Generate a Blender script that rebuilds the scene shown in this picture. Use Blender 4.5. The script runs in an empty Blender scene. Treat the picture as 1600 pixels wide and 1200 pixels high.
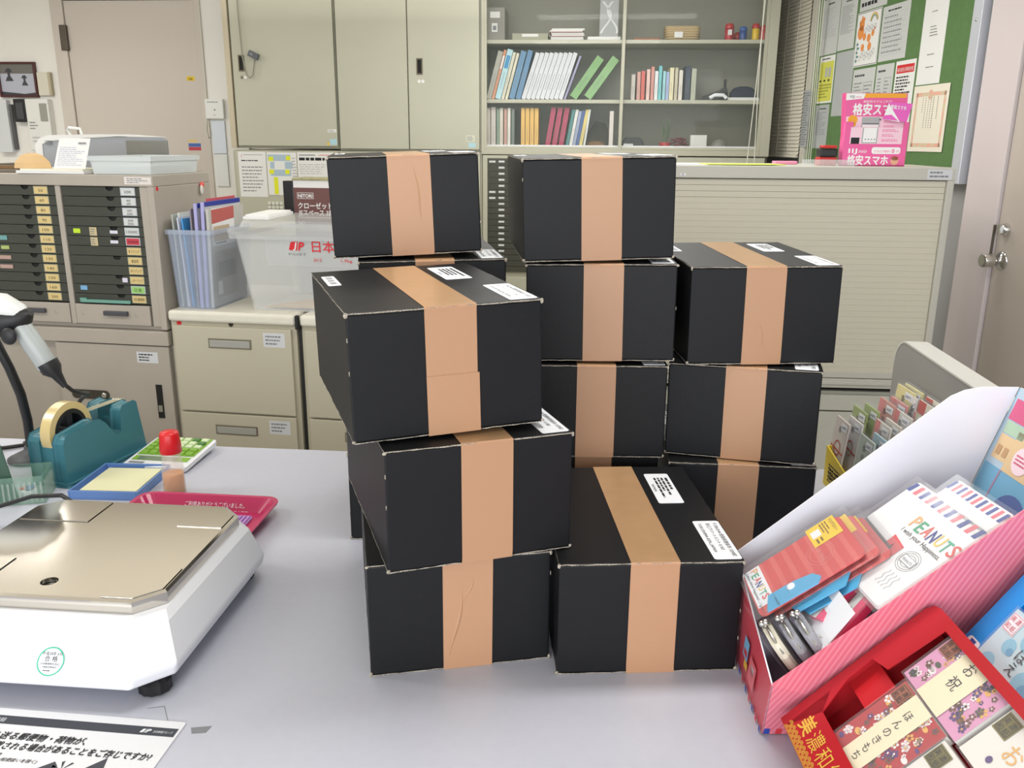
import bpy, math, random
from mathutils import Matrix, Vector
R = math.radians
rnd = random.Random(7)
SC = bpy.context.scene
COL = SC.collection

# ------------------------------------------------------------------ camera, world, lights, exposure
cam_d = bpy.data.cameras.new('camera'); cam = bpy.data.objects.new('camera', cam_d); COL.objects.link(cam)
cam_d.sensor_fit = 'HORIZONTAL'; cam_d.sensor_width = 36.0; cam_d.lens = 36.0 * 1355.08 / 1600.0
cam_d.clip_start = 0.02; cam_d.clip_end = 60
cam.matrix_world = Matrix.Translation((0, 0, 1.458)) @ Matrix.Rotation(R(90 - 15.67), 4, 'X') @ Matrix.Rotation(R(.45), 4, 'Z')
SC.camera = cam
SC.view_settings.view_transform = 'Standard'; SC.view_settings.look = 'None'
SC.view_settings.exposure = -0.05; SC.view_settings.gamma = 1.0; SC.view_settings.use_curve_mapping = False

world = bpy.data.worlds.new('world'); SC.world = world; world.use_nodes = True
bg = world.node_tree.nodes['Background']; bg.inputs[0].default_value = (.93, .97, 1.0, 1); bg.inputs[1].default_value = 0.9

def area(name, loc, target, sx, sy, power, color=(1, 1, 1)):
    d = bpy.data.lights.new(name, 'AREA'); d.shape = 'RECTANGLE'; d.size = sx; d.size_y = sy; d.energy = power; d.color = color
    o = bpy.data.objects.new(name, d); COL.objects.link(o); o.location = loc
    o.rotation_euler = (Vector(target) - Vector(loc)).to_track_quat('-Z', 'Y').to_euler()
    return o
# ceiling fluorescent fittings (above the frame) and the glazed shop front behind the camera
for x, y, pw in ((-2.6, 1.6, 22), (.2, 1.5, 22), (-2.7, 3.2, 10), (.5, 3.4, 20), (-3.4, 4.8, 26), (.3, 4.7, 22)):
    area('ceiling_fluorescent_light', (x, y, 2.45), (x, y, 0), 1.3, .30, pw, (1, .99, .95))
for x, y, sx, pw in ((-1.6, 4.5, 3.4, 24), (-1.2, 1.6, 3.0, 10)):  # added uplights without fittings, to brighten the ceiling mirrored in the steel platform
    area('added_ceiling_uplight', (x, y, 2.15), (x, y, 3), sx, 2.0, pw, (1, .98, .94))
area('shop_front_daylight', (-.5, -2.4, 1.5), (.5, 3, .8), 4.6, 2.0, 135, (.95, .97, 1.0))

# ------------------------------------------------------------------ materials
def lin(c):
    c = c / 255.0
    return c / 12.92 if c <= .04045 else ((c + .055) / 1.055) ** 2.4
MATS = {}
def mat(name, rgb=None, rough=.5, metal=0., spec=.5, noise=0., nscale=8., bump=0., bscale=200., alpha=1., trans=0., wave=None, coat=0.):
    if name in MATS: return MATS[name]
    m = bpy.data.materials.new(name); m.use_nodes = True; nt = m.node_tree; b = nt.nodes['Principled BSDF']
    c = tuple(lin(v) for v in rgb) + (1,)
    b.inputs['Base Color'].default_value = c; b.inputs['Roughness'].default_value = rough
    b.inputs['Metallic'].default_value = metal; b.inputs['Specular IOR Level'].default_value = spec
    b.inputs['Alpha'].default_value = alpha; b.inputs['Transmission Weight'].default_value = trans
    b.inputs['Coat Weight'].default_value = coat
    if noise or bump or wave:
        tc = nt.nodes.new('ShaderNodeTexCoord')
    if noise:
        n = nt.nodes.new('ShaderNodeTexNoise'); n.inputs['Scale'].default_value = nscale; n.inputs['Detail'].default_value = 6
        nt.links.new(tc.outputs['Object'], n.inputs['Vector'])
        r = nt.nodes.new('ShaderNodeMapRange'); r.inputs['To Min'].default_value = 1 - noise; r.inputs['To Max'].default_value = 1 + noise
        r.inputs['From Min'].default_value = .3; r.inputs['From Max'].default_value = .7
        nt.links.new(n.outputs['Fac'], r.inputs['Value'])
        mx = nt.nodes.new('ShaderNodeVectorMath'); mx.operation = 'SCALE'; mx.inputs[0].default_value = c[:3]
        nt.links.new(r.outputs[0], mx.inputs['Scale']); nt.links.new(mx.outputs[0], b.inputs['Base Color'])
    if bump:
        n2 = nt.nodes.new('ShaderNodeTexNoise'); n2.inputs['Scale'].default_value = bscale; n2.inputs['Detail'].default_value = 3
        nt.links.new(tc.outputs['Object'], n2.inputs['Vector'])
        bp = nt.nodes.new('ShaderNodeBump'); bp.inputs['Strength'].default_value = bump; bp.inputs['Distance'].default_value = .002
        nt.links.new(n2.outputs['Fac'], bp.inputs['Height']); nt.links.new(bp.outputs[0], b.inputs['Normal'])
    if wave:
        w = nt.nodes.new('ShaderNodeTexWave'); w.bands_direction = wave[0]; w.inputs['Scale'].default_value = wave[1]
        nt.links.new(tc.outputs['Object'], w.inputs['Vector'])
        bp = nt.nodes.new('ShaderNodeBump'); bp.inputs['Strength'].default_value = wave[2]; bp.inputs['Distance'].default_value = .001
        nt.links.new(w.outputs['Fac'], bp.inputs['Height']); nt.links.new(bp.outputs[0], b.inputs['Normal'])
    MATS[name] = m; return m
def two_tone(name, a, b_, scale, lo=.45, hi=.55, rough=.7, axis=None, detail=4):
    """noise (or stripes along an axis) between two paints"""
    if name in MATS: return MATS[name]
    m = bpy.data.materials.new(name); m.use_nodes = True; nt = m.node_tree; b = nt.nodes['Principled BSDF']
    b.inputs['Roughness'].default_value = rough
    tc = nt.nodes.new('ShaderNodeTexCoord')
    if axis:
        n = nt.nodes.new('ShaderNodeTexWave'); n.bands_direction = axis; n.inputs['Scale'].default_value = scale; out = n.outputs['Fac']
    else:
        n = nt.nodes.new('ShaderNodeTexNoise'); n.inputs['Scale'].default_value = scale; n.inputs['Detail'].default_value = detail; out = n.outputs['Fac']
    nt.links.new(tc.outputs['Object'], n.inputs['Vector'])
    cr = nt.nodes.new('ShaderNodeValToRGB'); e = cr.color_ramp.elements
    e[0].position = lo; e[0].color = tuple(lin(v) for v in a) + (1,); e[1].position = hi; e[1].color = tuple(lin(v) for v in b_) + (1,)
    nt.links.new(out, cr.inputs[0]); nt.links.new(cr.outputs[0], b.inputs['Base Color'])
    MATS[name] = m; return m
def film(name, rgb=(255, 255, 255), alpha=.12, rough=.08):
    """thin clear film or glass: transparent with a glossy share"""
    if name in MATS: return MATS[name]
    m = bpy.data.materials.new(name); m.use_nodes = True; nt = m.node_tree; b = nt.nodes['Principled BSDF']
    b.inputs['Base Color'].default_value = tuple(lin(v) for v in rgb) + (1,); b.inputs['Roughness'].default_value = rough
    b.inputs['Alpha'].default_value = alpha; b.inputs['Specular IOR Level'].default_value = 1.0
    MATS[name] = m; return m
c_ = lambda n, rgb, r=.6, **k: mat(n, rgb, r, **k)
PAPER = c_('white paper', (226, 226, 224), .7)
WHITE = c_('white plastic', (228, 230, 234), .35)
BLACK = c_('black plastic', (22, 22, 24), .45)
INK = c_('black ink', (34, 34, 38), .8)
GREYINK = c_('grey ink', (128, 130, 134), .8)
PALEINK = c_('pale grey ink', (176, 178, 180), .8)
REDINK = c_('red ink', (205, 34, 40), .7)
CREAM = c_('cream label', (214, 190, 130), .7)
CHROME = mat('chrome', (215, 215, 212), .16, 1.0)
STEEL = c_('office steel paint', (188, 182, 166), .45, bump=.04, bscale=600)
STEELP = c_('locker paint', (182, 181, 163), .4, noise=.03, nscale=2.)
STEELG = c_('warm grey steel', (172, 164, 153), .5, noise=.04, nscale=5.)
DARKG = c_('dark green plastic', (62, 65, 58), .3)
DARK = c_('dark recess', (20, 19, 18), .8)

# ------------------------------------------------------------------ mesh builder
_tc = {}
def glyphs(s, bold=0., shear=0.):
    k = (s, bold, shear)
    if k not in _tc:
        cu = bpy.data.curves.new('t', 'FONT'); cu.body = s; cu.size = 1.; cu.resolution_u = 2; cu.offset = bold; cu.shear = shear
        ob = bpy.data.objects.new('t', cu); me = ob.to_mesh()
        vs = [tuple(v.co) for v in me.vertices]; fs = [tuple(p.vertices) for p in me.polygons]
        ob.to_mesh_clear(); bpy.data.objects.remove(ob); bpy.data.curves.remove(cu)
        _tc[k] = (vs, fs)
    return _tc[k]
class Surf:
    """drawing on a plane of a mesh under construction: o + x*ux + y*uy, lifted along the normal"""
    def __init__(s, mb, o, ux, uy):
        s.mb = mb; s.o = Vector(o); s.ux = Vector(ux).normalized(); s.uy = Vector(uy).normalized(); s.n = s.ux.cross(s.uy)
    def P(s, x, y, l=1): return s.o + x * s.ux + y * s.uy + s.n * (.0003 * l)
    def poly(s, pts, m, l=1): s.mb.add([s.P(x, y, l) for x, y in pts], [tuple(range(len(pts)))], m)
    def rect(s, x0, y0, x1, y1, m, l=1): s.poly([(x0, y0), (x1, y0), (x1, y1), (x0, y1)], m, l)
    def frame(s, x0, y0, x1, y1, t, m, l=1):
        s.rect(x0, y0, x1, y0 + t, m, l); s.rect(x0, y1 - t, x1, y1, m, l); s.rect(x0, y0, x0 + t, y1, m, l); s.rect(x1 - t, y0, x1, y1, m, l)
    def disc(s, x, y, r, m, l=1, n=20, ry=None):
        ry = ry or r; s.poly([(x + r * math.cos(2 * math.pi * i / n), y + ry * math.sin(2 * math.pi * i / n)) for i in range(n)], m, l)
    def ring(s, x, y, r, t, m, l=1, n=28, a0=0, a1=360, ry=None):
        ry = ry or r; k = ry / r
        for i in range(n):
            a, b = R(a0 + (a1 - a0) * i / n), R(a0 + (a1 - a0) * (i + 1) / n)
            s.poly([(x + (r - t) * math.cos(a), y + k * (r - t) * math.sin(a)), (x + r * math.cos(a), y + k * r * math.sin(a)), (x + r * math.cos(b), y + k * r * math.sin(b)), (x + (r - t) * math.cos(b), y + k * (r - t) * math.sin(b))], m, l)
    def text(s, t, x, y, size, m, w=None, align='L', bold=0., shear=0., l=2, vertical=False, sx=1.):
        if vertical:
            for i, ch in enumerate(t): s.text(ch, x, y - size * 1.08 * i, size, m, align=align, bold=bold, l=l)
            return
        vs, fs = glyphs(t, 0., shear)
        if not vs: return
        xa = min(v[0] for v in vs); xb = max(v[0] for v in vs)
        if w: sx = w / max(1e-6, (xb - xa) * size)
        off = {'L': xa, 'C': (xa + xb) / 2, 'R': xb}[align]
        sh = [(0, 0)] if bold <= 0 else [(0, 0), (1, 0), (-1, 0), (0, 1), (0, -1)]
        for q, (ax, ay) in enumerate(sh):
            s.mb.add([s.P(x + (v[0] - off) * size * sx + ax * bold * size, y + v[1] * size + ay * bold * size, l + q * .12) for v in vs], fs, m)
    def dashes(s, x0, y0, x1, y1, n, m, l=1, h=.45, fill=.85, cols=1):
        """n rows of small print too small to read"""
        dy = (y1 - y0) / n
        for i in range(n):
            yy = y1 - dy * (i + .5); x = x0; end = x0 + (x1 - x0) * rnd.uniform(.55, 1)
            while x < end - 1e-6:
                wd = (x1 - x0) * rnd.uniform(.06, .2) / cols; e = min(end, x + wd)
                s.rect(x, yy - dy * h / 2, e, yy + dy * h / 2, m, l); x = e + (x1 - x0) * .025 * (2 - fill)
class MB:
    def __init__(s): s.V = []; s.F = []; s.M = []; s.S = []; s.mats = []; s.T = Matrix.Identity(4)
    def add(s, vs, fs, m, smooth=False):
        if m not in s.mats: s.mats.append(m)
        k = len(s.V); mi = s.mats.index(m)
        s.V += [s.T @ Vector(v) for v in vs]
        for f in fs: s.F.append(tuple(i + k for i in f)); s.M.append(mi); s.S.append(smooth)
        return s
    def box(s, x0, y0, z0, x1, y1, z1, m):
        return s.hexa([(x0, y0, z0), (x1, y0, z0), (x1, y1, z0), (x0, y1, z0), (x0, y0, z1), (x1, y0, z1), (x1, y1, z1), (x0, y1, z1)], m)
    def hexa(s, p, m):
        return s.add(p, [(0, 3, 2, 1), (4, 5, 6, 7), (0, 1, 5, 4), (1, 2, 6, 5), (2, 3, 7, 6), (3, 0, 4, 7)], m)
    def prism(s, pts, d, m, ax='z', off=0.):
        """polygon pts extruded from off to off+d: ax z: (x,y), ax y: (x,z), ax x: (y,z)"""
        f = {'z': lambda a, b, c: (a, b, c), 'y': lambda a, b, c: (a, c, b), 'x': lambda a, b, c: (c, a, b)}[ax]
        n = len(pts); vs = [f(a, b, off) for a, b in pts] + [f(a, b, off + d) for a, b in pts]
        return s.add(vs, [tuple(range(n)), tuple(range(2 * n - 1, n - 1, -1))] + [(i, (i + 1) % n, n + (i + 1) % n, n + i) for i in range(n)], m)
    def loft(s, rings, m, cap=True, smooth=False):
        n = len(rings[0]); vs = [p for r in rings for p in r]; fs = []
        for k in range(len(rings) - 1):
            for i in range(n): fs.append((k * n + i, k * n + (i + 1) % n, (k + 1) * n + (i + 1) % n, (k + 1) * n + i))
        s.add(vs, fs, m, smooth)
        if cap: s.add([*rings[0]], [tuple(range(n - 1, -1, -1))], m); s.add([*rings[-1]], [tuple(range(n))], m)
        return s
    def lathe(s, prof, m, c=(0, 0, 0), seg=24, smooth=True, cap=True):
        rings = [[(c[0] + r * math.cos(2 * math.pi * i / seg), c[1] + r * math.sin(2 * math.pi * i / seg), c[2] + z) for i in range(seg)] for r, z in prof]
        return s.loft(rings, m, cap, smooth)
    def tube(s, pts, r, m, seg=8, rs=None):
        P = [Vector(p) for p in pts]; rings = []; up = Vector((.13, .21, 1)).normalized()
        for i, p in enumerate(P):
            d = (P[min(i + 1, len(P) - 1)] - P[max(i - 1, 0)]).normalized()
            a = d.cross(up); a = a.normalized() if a.length > .05 else d.cross(Vector((1, 0, 0))).normalized(); b = d.cross(a); rr = rs[i] if rs else r
            rings.append([p + rr * (math.cos(2 * math.pi * k / seg) * a + math.sin(2 * math.pi * k / seg) * b) for k in range(seg)])
        return s.loft(rings, m, True, True)
    def ball(s, c, r, m, sx=1, sy=1, sz=1, seg=14):
        prof = [(max(1e-4, math.sin(math.pi * i / 8)), -math.cos(math.pi * i / 8)) for i in range(9)]
        rings = [[(c[0] + r * sx * a * math.cos(2 * math.pi * i / seg), c[1] + r * sy * a * math.sin(2 * math.pi * i / seg), c[2] + r * sz * z) for i in range(seg)] for a, z in prof]
        return s.loft(rings, m, True, True)
    def front(s, y=0., x=0., z=0.): return Surf(s, (x, y, z), (1, 0, 0), (0, 0, 1))      # faces -y
    def top(s, z=0., x=0., y=0.): return Surf(s, (x, y, z), (1, 0, 0), (0, 1, 0))
    def build(s, name, parent=None, bevel=0, loc=None, rotz=0, seg=2):
        me = bpy.data.meshes.new(name); me.from_pydata([tuple(v) for v in s.V], [], s.F)
        for m in s.mats: me.materials.append(m)
        me.polygons.foreach_set('material_index', s.M); me.polygons.foreach_set('use_smooth', s.S); me.update()
        o = bpy.data.objects.new(name, me); COL.objects.link(o)
        if parent: o.parent = parent
        if loc is not None: o.location = loc; o.rotation_euler = (0, 0, rotz)
        if bevel:
            b = o.modifiers.new('bevel', 'BEVEL'); b.width = bevel; b.segments = seg; b.limit_method = 'ANGLE'; b.angle_limit = R(40)
        return o
class FR:
    """a standing frame: x along the front, y into the depth, z up"""
    def __init__(s, x, y, yaw, z=0): s.yaw = R(yaw); s.m = Matrix.Translation((x, y, z)) @ Matrix.Rotation(s.yaw, 4, 'Z')
    def at(s, u, v, w): return s.m @ Vector((u, v, w))
WORLD = FR(0, 0, 0)
def tag(o, label, cat, group=None, kind=None):
    o['label'] = label; o['category'] = cat
    if group: o['group'] = group
    if kind: o['kind'] = kind
    return o
def thing(name, label, cat, fr=WORLD, at=(0, 0, 0), group=None, yaw=0., M=None):
    o = bpy.data.objects.new(name, None); COL.objects.link(o); o.empty_display_size = .05
    if M is not None: o.matrix_world = M
    else: o.location = fr.at(*at); o.rotation_euler = (0, 0, fr.yaw + R(yaw))
    return tag(o, label, cat, group)
def place(o, fr, at, yaw=0.):
    o.location = fr.at(*at); o.rotation_euler = (0, 0, fr.yaw + R(yaw)); return o
def struct(o): o['kind'] = 'structure'; return o
def rrect(x0, y0, x1, y1, r, n=4):
    out = []
    for cx, cy, a in ((x1 - r, y0 + r, -90), (x1 - r, y1 - r, 0), (x0 + r, y1 - r, 90), (x0 + r, y0 + r, 180)):
        out += [(cx + r * math.cos(R(a + 90 * i / n)), cy + r * math.sin(R(a + 90 * i / n))) for i in range(n + 1)]
    return out
def tilt(o, slope, rot=0.):
    """a reading plane facing the customers on the left: local x towards the camera, y up the slope, z out of the plane"""
    c, s = math.cos(R(slope)), math.sin(R(slope))
    m = Matrix(((0, c, -s, o[0]), (-1, 0, 0, o[1]), (0, s, c, o[2]), (0, 0, 0, 1)))
    return m @ Matrix.Rotation(R(rot), 4, 'Z')

FB = FR(0, 5.6, -4.5)      # fronts of the wall cupboards
FD = FR(0, 6.2, -4.5)      # back wall
DR = FR(0, 2.9, -9.2)      # drawer cabinet and filing cabinets
TB = FR(0, 3.25, -4)       # low shutter cabinet
WR = FR(1.88, 3.57, -86.2) # right wall, x runs towards the camera

# ------------------------------------------------------------------ room shell
FLOORM = c_('vinyl floor', (150, 146, 138), .5, noise=.08, nscale=3)
WALLM = c_('painted wall', (232, 229, 222), .8, bump=.05, bscale=300)
CEILM = c_('ceiling board', (226, 220, 208), .9)
PINKW = c_('pinkish grey paint', (206, 196, 196), .6)
DOORM = c_('door paint', (200, 191, 181), .5)
struct(MB().box(-4.7, -3, -.1, 2.6, 6.6, 0, FLOORM).build('floor'))
struct(MB().box(-4.7, -3, 2.75, 2.6, 6.6, 2.85, CEILM).build('ceiling'))
struct(place(MB().box(-4.9, 0, 0, 1.9, .12, 2.75, WALLM).build('wall_back'), FD, (0, 0, 0)))
struct(place(MB().box(-2.9, 0, 0, 6.6, .12, 2.75, c_('shaded grey wall', (150, 150, 150), .6)).build('wall_right'), WR, (0, 0, 0)))  # the shade on this wall is put into its grey colour
struct(MB().box(-4.7, -3, 0, -4.6, 6.8, 2.75, WALLM).build('wall_left'))
# door in the back wall
d = MB().box(-3.19, -.05, 0, -3.10, 0, 2.42, DOORM).box(-2.18, -.05, 0, -2.13, 0, 2.42, DOORM).box(-3.10, -.05, 2.36, -2.18, 0, 2.42, DOORM).build('door_1', bevel=.004)
struct(place(d, FD, (0, -.002, 0)))
lf = MB().box(-3.096, -.035, .01, -2.184, -.004, 2.356, DOORM)
S = lf.front(-.035); S.rect(-2.271, 1.84, -2.214, 1.869, c_('yellow sticker', (222, 190, 40))); S.text('(88)', -2.243, 1.845, .02, INK, align='C')
S.rect(-2.30, 1.40, -2.21, 1.423, c_('blue sticker', (70, 100, 170))); S.rect(-2.30, 1.375, -2.21, 1.398, c_('red sticker', (190, 60, 75))); S.rect(-2.30, 1.43, -2.235, 1.45, CREAM)
lf.build('door_leaf', d)
MB().box(-3.135, -.062, 2.035, -3.085, -.036, 2.20, c_('aged hinge metal', (92, 84, 74), .5, metal=.6)).build('hinge', d, bevel=.004)
# white pier right of the door
struct(place(MB().box(-2.135, -.040, 0, -1.86, 0, 2.75, c_('white pier paint', (232, 230, 224), .7)).build('trim_1'), FD, (0, -.001, 0)))
# pinkish door surround and door on the right wall
p = MB().box(-.050, -.035, 0, .178, 0, 2.75, PINKW).build('door_2', bevel=.004); struct(place(p, WR, (0, -.001, 0)))
MB().box(.184, -.02, .01, 1.05, -.002, 2.3, c_('entrance door paint', (188, 178, 168), .5)).build('door_leaf', p)
kb = MB(); kb.T = Matrix.Translation((.236, -.02, 1.03)) @ Matrix.Rotation(R(90), 4, 'X')
kb.lathe([(.036, 0), (.036, .004), (.030, .009), (.013, .012), (.012, .03), (.022, .034), (.025, .04), (.027, .075), (.024, .08), (.018, .081)], CHROME, seg=28)
kb.build('knob', p)
kb = MB(); kb.T = Matrix.Translation((.236, -.02, 1.148)) @ Matrix.Rotation(R(90), 4, 'X')
kb.lathe([(.024, 0), (.024, .004), (.019, .022), (.016, .024)], CHROME, seg=24).box(-.006, -.016, .024, .006, .016, .034, CHROME).build('deadbolt', p)
MB().box(.176, -.037, 1.03, .184, -.03, 1.16, c_('strike plate metal', (110, 104, 98), .4, metal=.7)).build('strike_plate', p)

# ------------------------------------------------------------------ right wall: window, blind, notice board
w = MB().box(-2.47, -.012, 1.42, -1.80, 0, 2.62, c_('dim window glass', (186, 184, 168), .15)).build('window_1'); struct(place(w, WR, (0, -.001, 0)))
MB().box(-2.49, -.03, 1.38, -2.45, 0, 2.66, STEEL).box(-1.82, -.03, 1.38, -1.79, 0, 2.66, STEEL).box(-2.45, -.03, 1.38, -1.82, 0, 1.42, STEEL).build('window_frame', w)
SLAT = c_('blind slat paint', (226, 221, 206), .45)
bl = thing('venetian_blind', 'grey beige venetian blind in the corner between glass bookcase and green notice board', 'blind', WR, (0, -.062, 0))
m = MB()
for i in range(56):
    z = 1.40 + i * .0215
    m.hexa([(-2.45, .002, z + .0120), (-1.80, .002, z + .0120), (-1.80, -.005, z - .0105), (-2.45, -.005, z - .0105), (-2.45, .003, z + .0120), (-1.80, .003, z + .0120), (-1.80, -.004, z - .0105), (-2.45, -.004, z - .0105)], SLAT)
m.build('slats', bl)
m = MB(); [m.tube([(x, -.011, 1.39), (x, -.011, 2.62)], .001, SLAT, 6) for x in (-2.33, -2.14, -1.95)]; m.build('ladder_tapes', bl)
MB().box(-2.455, -.014, 1.372, -1.825, .012, 1.388, SLAT).build('bottom_rail', bl, .003)
CORD = c_('white cord', (220, 218, 205), .7)
def cord(label, pts_list, r=.0028, group=None):
    m = MB()
    for pts in pts_list: m.tube(pts, r, CORD, 6)
    return tag(m.build('blind_cord'), label, 'cord', group)
cord('pair of white pull cords hanging in front of the glass bookcase', [[(1.405, 5.30, 2.6), (1.41, 5.30, 1.8), (1.425, 5.30, 1.30)], [(1.425, 5.30, 2.6), (1.40, 5.30, 1.8), (1.378, 5.30, 1.30)]])
cord('bunch of white blind cords hanging beside the notice board edge', [[(1.675 + .010 * i, 5.16 - .01 * i, 2.6), (1.68 + .010 * i, 5.16, 1.9), (1.685 + .012 * i, 5.16, 1.28)] for i in range(3)])
GREEN = c_('green felt', (88, 120, 72), .95, noise=.06, nscale=40)
ALU = c_('pale aluminium', (200, 204, 212), .35, metal=.3)
nb = thing('notice_board', 'green felt notice board in a pale metal frame, on the wall by the door', 'notice board', WR, (0, -.002, 0))
MB().box(-1.74, -.04, 1.325, -.14, 0, 2.62, GREEN).build('board_panel', nb)
m = MB().box(-.142, -.055, 1.30, -.078, 0, 2.62, ALU).box(-1.80, -.055, 1.325, -1.735, 0, 2.62, c_('cream metal', (206, 202, 190), .4)).box(-1.735, -.05, 1.305, -.142, 0, 1.325, ALU); m.build('frame', nb, .002)
for z in (1.36, 1.93): m = MB(); m.T = Matrix.Translation((-.11, -.055, z)) @ Matrix.Rotation(R(90), 4, 'X'); m.lathe([(.006, 0), (.006, .002), (.003, .004)], CHROME, seg=12).build('screw', nb)
MB().tube([(-.30, -.03, 1.31), (-.28, -.03, 1.29), (-.24, -.03, 1.275), (-.20, -.03, 1.28), (-.19, -.03, 1.305)], .002, CORD, 6).build('hook_wire', nb)
YELP = c_('yellow print', (206, 206, 90), .8); SHEET = c_('sheet paper', (196, 198, 196), .75); SHEETG = c_('grey sheet', (172, 176, 176), .75)
def sheet(label, x0, x1, z0, z1, m_=SHEET, draw=None, fr=WR, y=-.043, cat='notice', name='notice_sheet', group=None, tiltdeg=0):
    m = MB(); w_, h = x1 - x0, z1 - z0; n = 6; cv = .004
    for i in range(n):                       # a slightly bowed sheet with real thickness
        a, b = i / n, (i + 1) / n; ya, yb = -cv * math.sin(math.pi * a) * 0, 0
        m.hexa([(w_ * a, 0, 0), (w_ * b, 0, 0), (w_ * b, .0008, 0), (w_ * a, .0008, 0), (w_ * a, 0, h), (w_ * b, 0, h), (w_ * b, .0008, h), (w_ * a, .0008, h)], m_)
    if draw: draw(m.front(0), w_, h)
    o = m.build(name); place(o, fr, (x0, y, z0)); o.rotation_euler = (0, R(tiltdeg), o.rotation_euler[2])
    return tag(o, label, cat, group)
def table_print(S, w, h, cols=4, rows=12, m_=PALEINK):
    for i in range(rows + 1): S.rect(w * .08, h * (.1 + .75 * i / rows), w * .92, h * (.1 + .75 * i / rows) + .001, m_)
    for i in range(cols + 1): S.rect(w * (.08 + .84 * i / cols), h * .1, w * (.08 + .84 * i / cols) + .001, h * .85, m_)
    S.dashes(w * .1, h * .12, w * .9, h * .84, rows, GREYINK, 2, .3, cols=3); S.dashes(w * .2, h * .88, w * .8, h * .94, 1, INK, 2)
def letter_print(S, w, h, n=16, ink=GREYINK): S.dashes(w * .3, h * .88, w * .8, h * .94, 1, INK); S.dashes(w * .1, h * .3, w * .9, h * .84, n, ink, h=.35)
sheet('plain grey typed sheet at the far top end of the green board', -1.676, -1.447, 1.93, 2.22, SHEET, lambda S, w, h: letter_print(S, w, h, 14, PALEINK))
sheet('white sheet of long printed rows, second from the board’s far top end', -1.439, -1.238, 1.935, 2.20, SHEET, lambda S, w, h: letter_print(S, w, h, 20))
sheet('sheet above the animal drawing, cut by the picture edge, on the green board', -1.208, -.918, 2.10, 2.36, SHEET, lambda S, w, h: S.dashes(.02, .01, w - .02, .05, 1, INK))
ORA = c_('orange crayon', (222, 140, 70), .8); TEAL = c_('teal crayon', (80, 130, 130), .8)
def drawing(S, w, h):
    S.frame(.004, .004, w - .004, h - .004, .0025, INK)
    for x, z, r in ((.06, .20, .028), (.055, .165, .034), (.09, .09, .018), (.15, .13, .02), (.165, .09, .02), (.10, .14, .018), (.19, .15, .016)): S.disc(x, z, r, ORA, 1)
    for x, z, r in ((.04, .21, .01), (.08, .225, .01), (.06, .232, .01), (.205, .17, .008)): S.disc(x, z, r, ORA, 1)
    for k, (a, b) in enumerate(((45, ORA), (40, YELP), (35, TEAL), (30, SHEETG))): S.ring(.19, .20, a / 1000, .004, b, 2, a0=10, a1=170)
    for i in range(5): S.disc(.03 + .012 * (i % 2), .11 - i * .02, .012, TEAL, 2, 10, .006); S.rect(.026, .02, .03, .12, TEAL, 1)
    for i in range(9): S.ring(.07 + .018 * i, .04 + .012 * (i % 3), .013, .002, GREYINK, 2)
    for i in range(6): S.ring(.11 + .02 * i, .17 + .01 * (i % 2), .012, .002, GREYINK, 2)
sheet('crayon drawing of orange animals and a rainbow pinned on the green board', -1.218, -.955, 1.835, 2.095, PAPER, drawing, cat='drawing', name='drawing_sheet', y=-.0445)
sheet('large calendar-like table sheet right beside the crayon drawing', -.944, -.68, 1.84, 2.088, SHEET, lambda S, w, h: table_print(S, w, h, 7, 8))
def longp(S, w, h):
    for z, n in ((.62, 6), (.30, 4), (.1, 1), (.18, 1), (.45, 1), (.9, 1), (.8, 1)): S.dashes(w * .35, h * z, w * .7, h * z + .012 * n, n, INK, h=.3, cols=2)
sheet('long narrow white sheet hanging near the door end of the green board', -.549, -.353, 1.71, 2.36, PAPER, longp)
def yelp(S, w, h):
    S.rect(.01, .01, w - .01, h * .88, YELP); S.dashes(.03, h * .91, w - .03, h * .97, 1, INK)
    S.rect(w * .42, h * .55, w * .58, h * .75, SHEETG, 2); S.rect(w * .64, h * .55, w * .8, h * .75, SHEETG, 2)
    for i in range(3): S.rect(w * (.08 + .28 * i), h * .46, w * (.2 + .28 * i), h * .5, INK, 2)
    S.dashes(w * .08, h * .1, w * .92, h * .42, 5, c_('olive print', (150, 150, 60)), 2)
sheet('yellow printed poster low at the far end of the green board', -1.65, -1.449, 1.674, 1.923, PAPER, yelp)
sheet('grey sheet with fine print right of the yellow poster', -1.433, -1.21, 1.60, 1.926, SHEETG, lambda S, w, h: S.dashes(.02, .02, w - .02, h * .9, 30, PALEINK, h=.3))
def form(S, w, h): S.dashes(.02, h * .86, w * .7, h * .93, 1, INK); S.dashes(.02, h * .3, w * .45, h * .8, 9, GREYINK, h=.35); S.frame(w * .52, h * .3, w * .9, h * .78, .002, GREYINK); S.dashes(w * .55, h * .35, w * .88, h * .75, 7, GREYINK, h=.35)
sheet('white form with two columns behind the pink phone leaflets', -1.20, -.957, 1.52, 1.822, SHEET, form)
sheet('white sheet with an inset figure, left of the red-titled notice', -.943, -.769, 1.54, 1.825, SHEET, form)
def redn(S, w, h):
    S.rect(.012, h - .055, w - .012, h - .018, REDINK); S.text('被災者生活再建支援', w / 2, h - .047, .02, PAPER, w=w - .04, align='C')
    S.dashes(.015, h * .64, w - .02, h * .84, 6, INK, h=.5); S.disc(.03, h * .56, .016, REDINK); S.dashes(.07, h * .38, w - .03, h * .6, 8, c_('pink print', (214, 150, 150)), h=.35)
    S.rect(.06, h * .25, .10, h * .27, YELP); S.dashes(.03, h * .05, w - .03, h * .2, 5, PALEINK, h=.35)
sheet('tall white notice with a red title bar on the green board', -.751, -.567, 1.415, 1.827, PAPER, redn)
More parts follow.
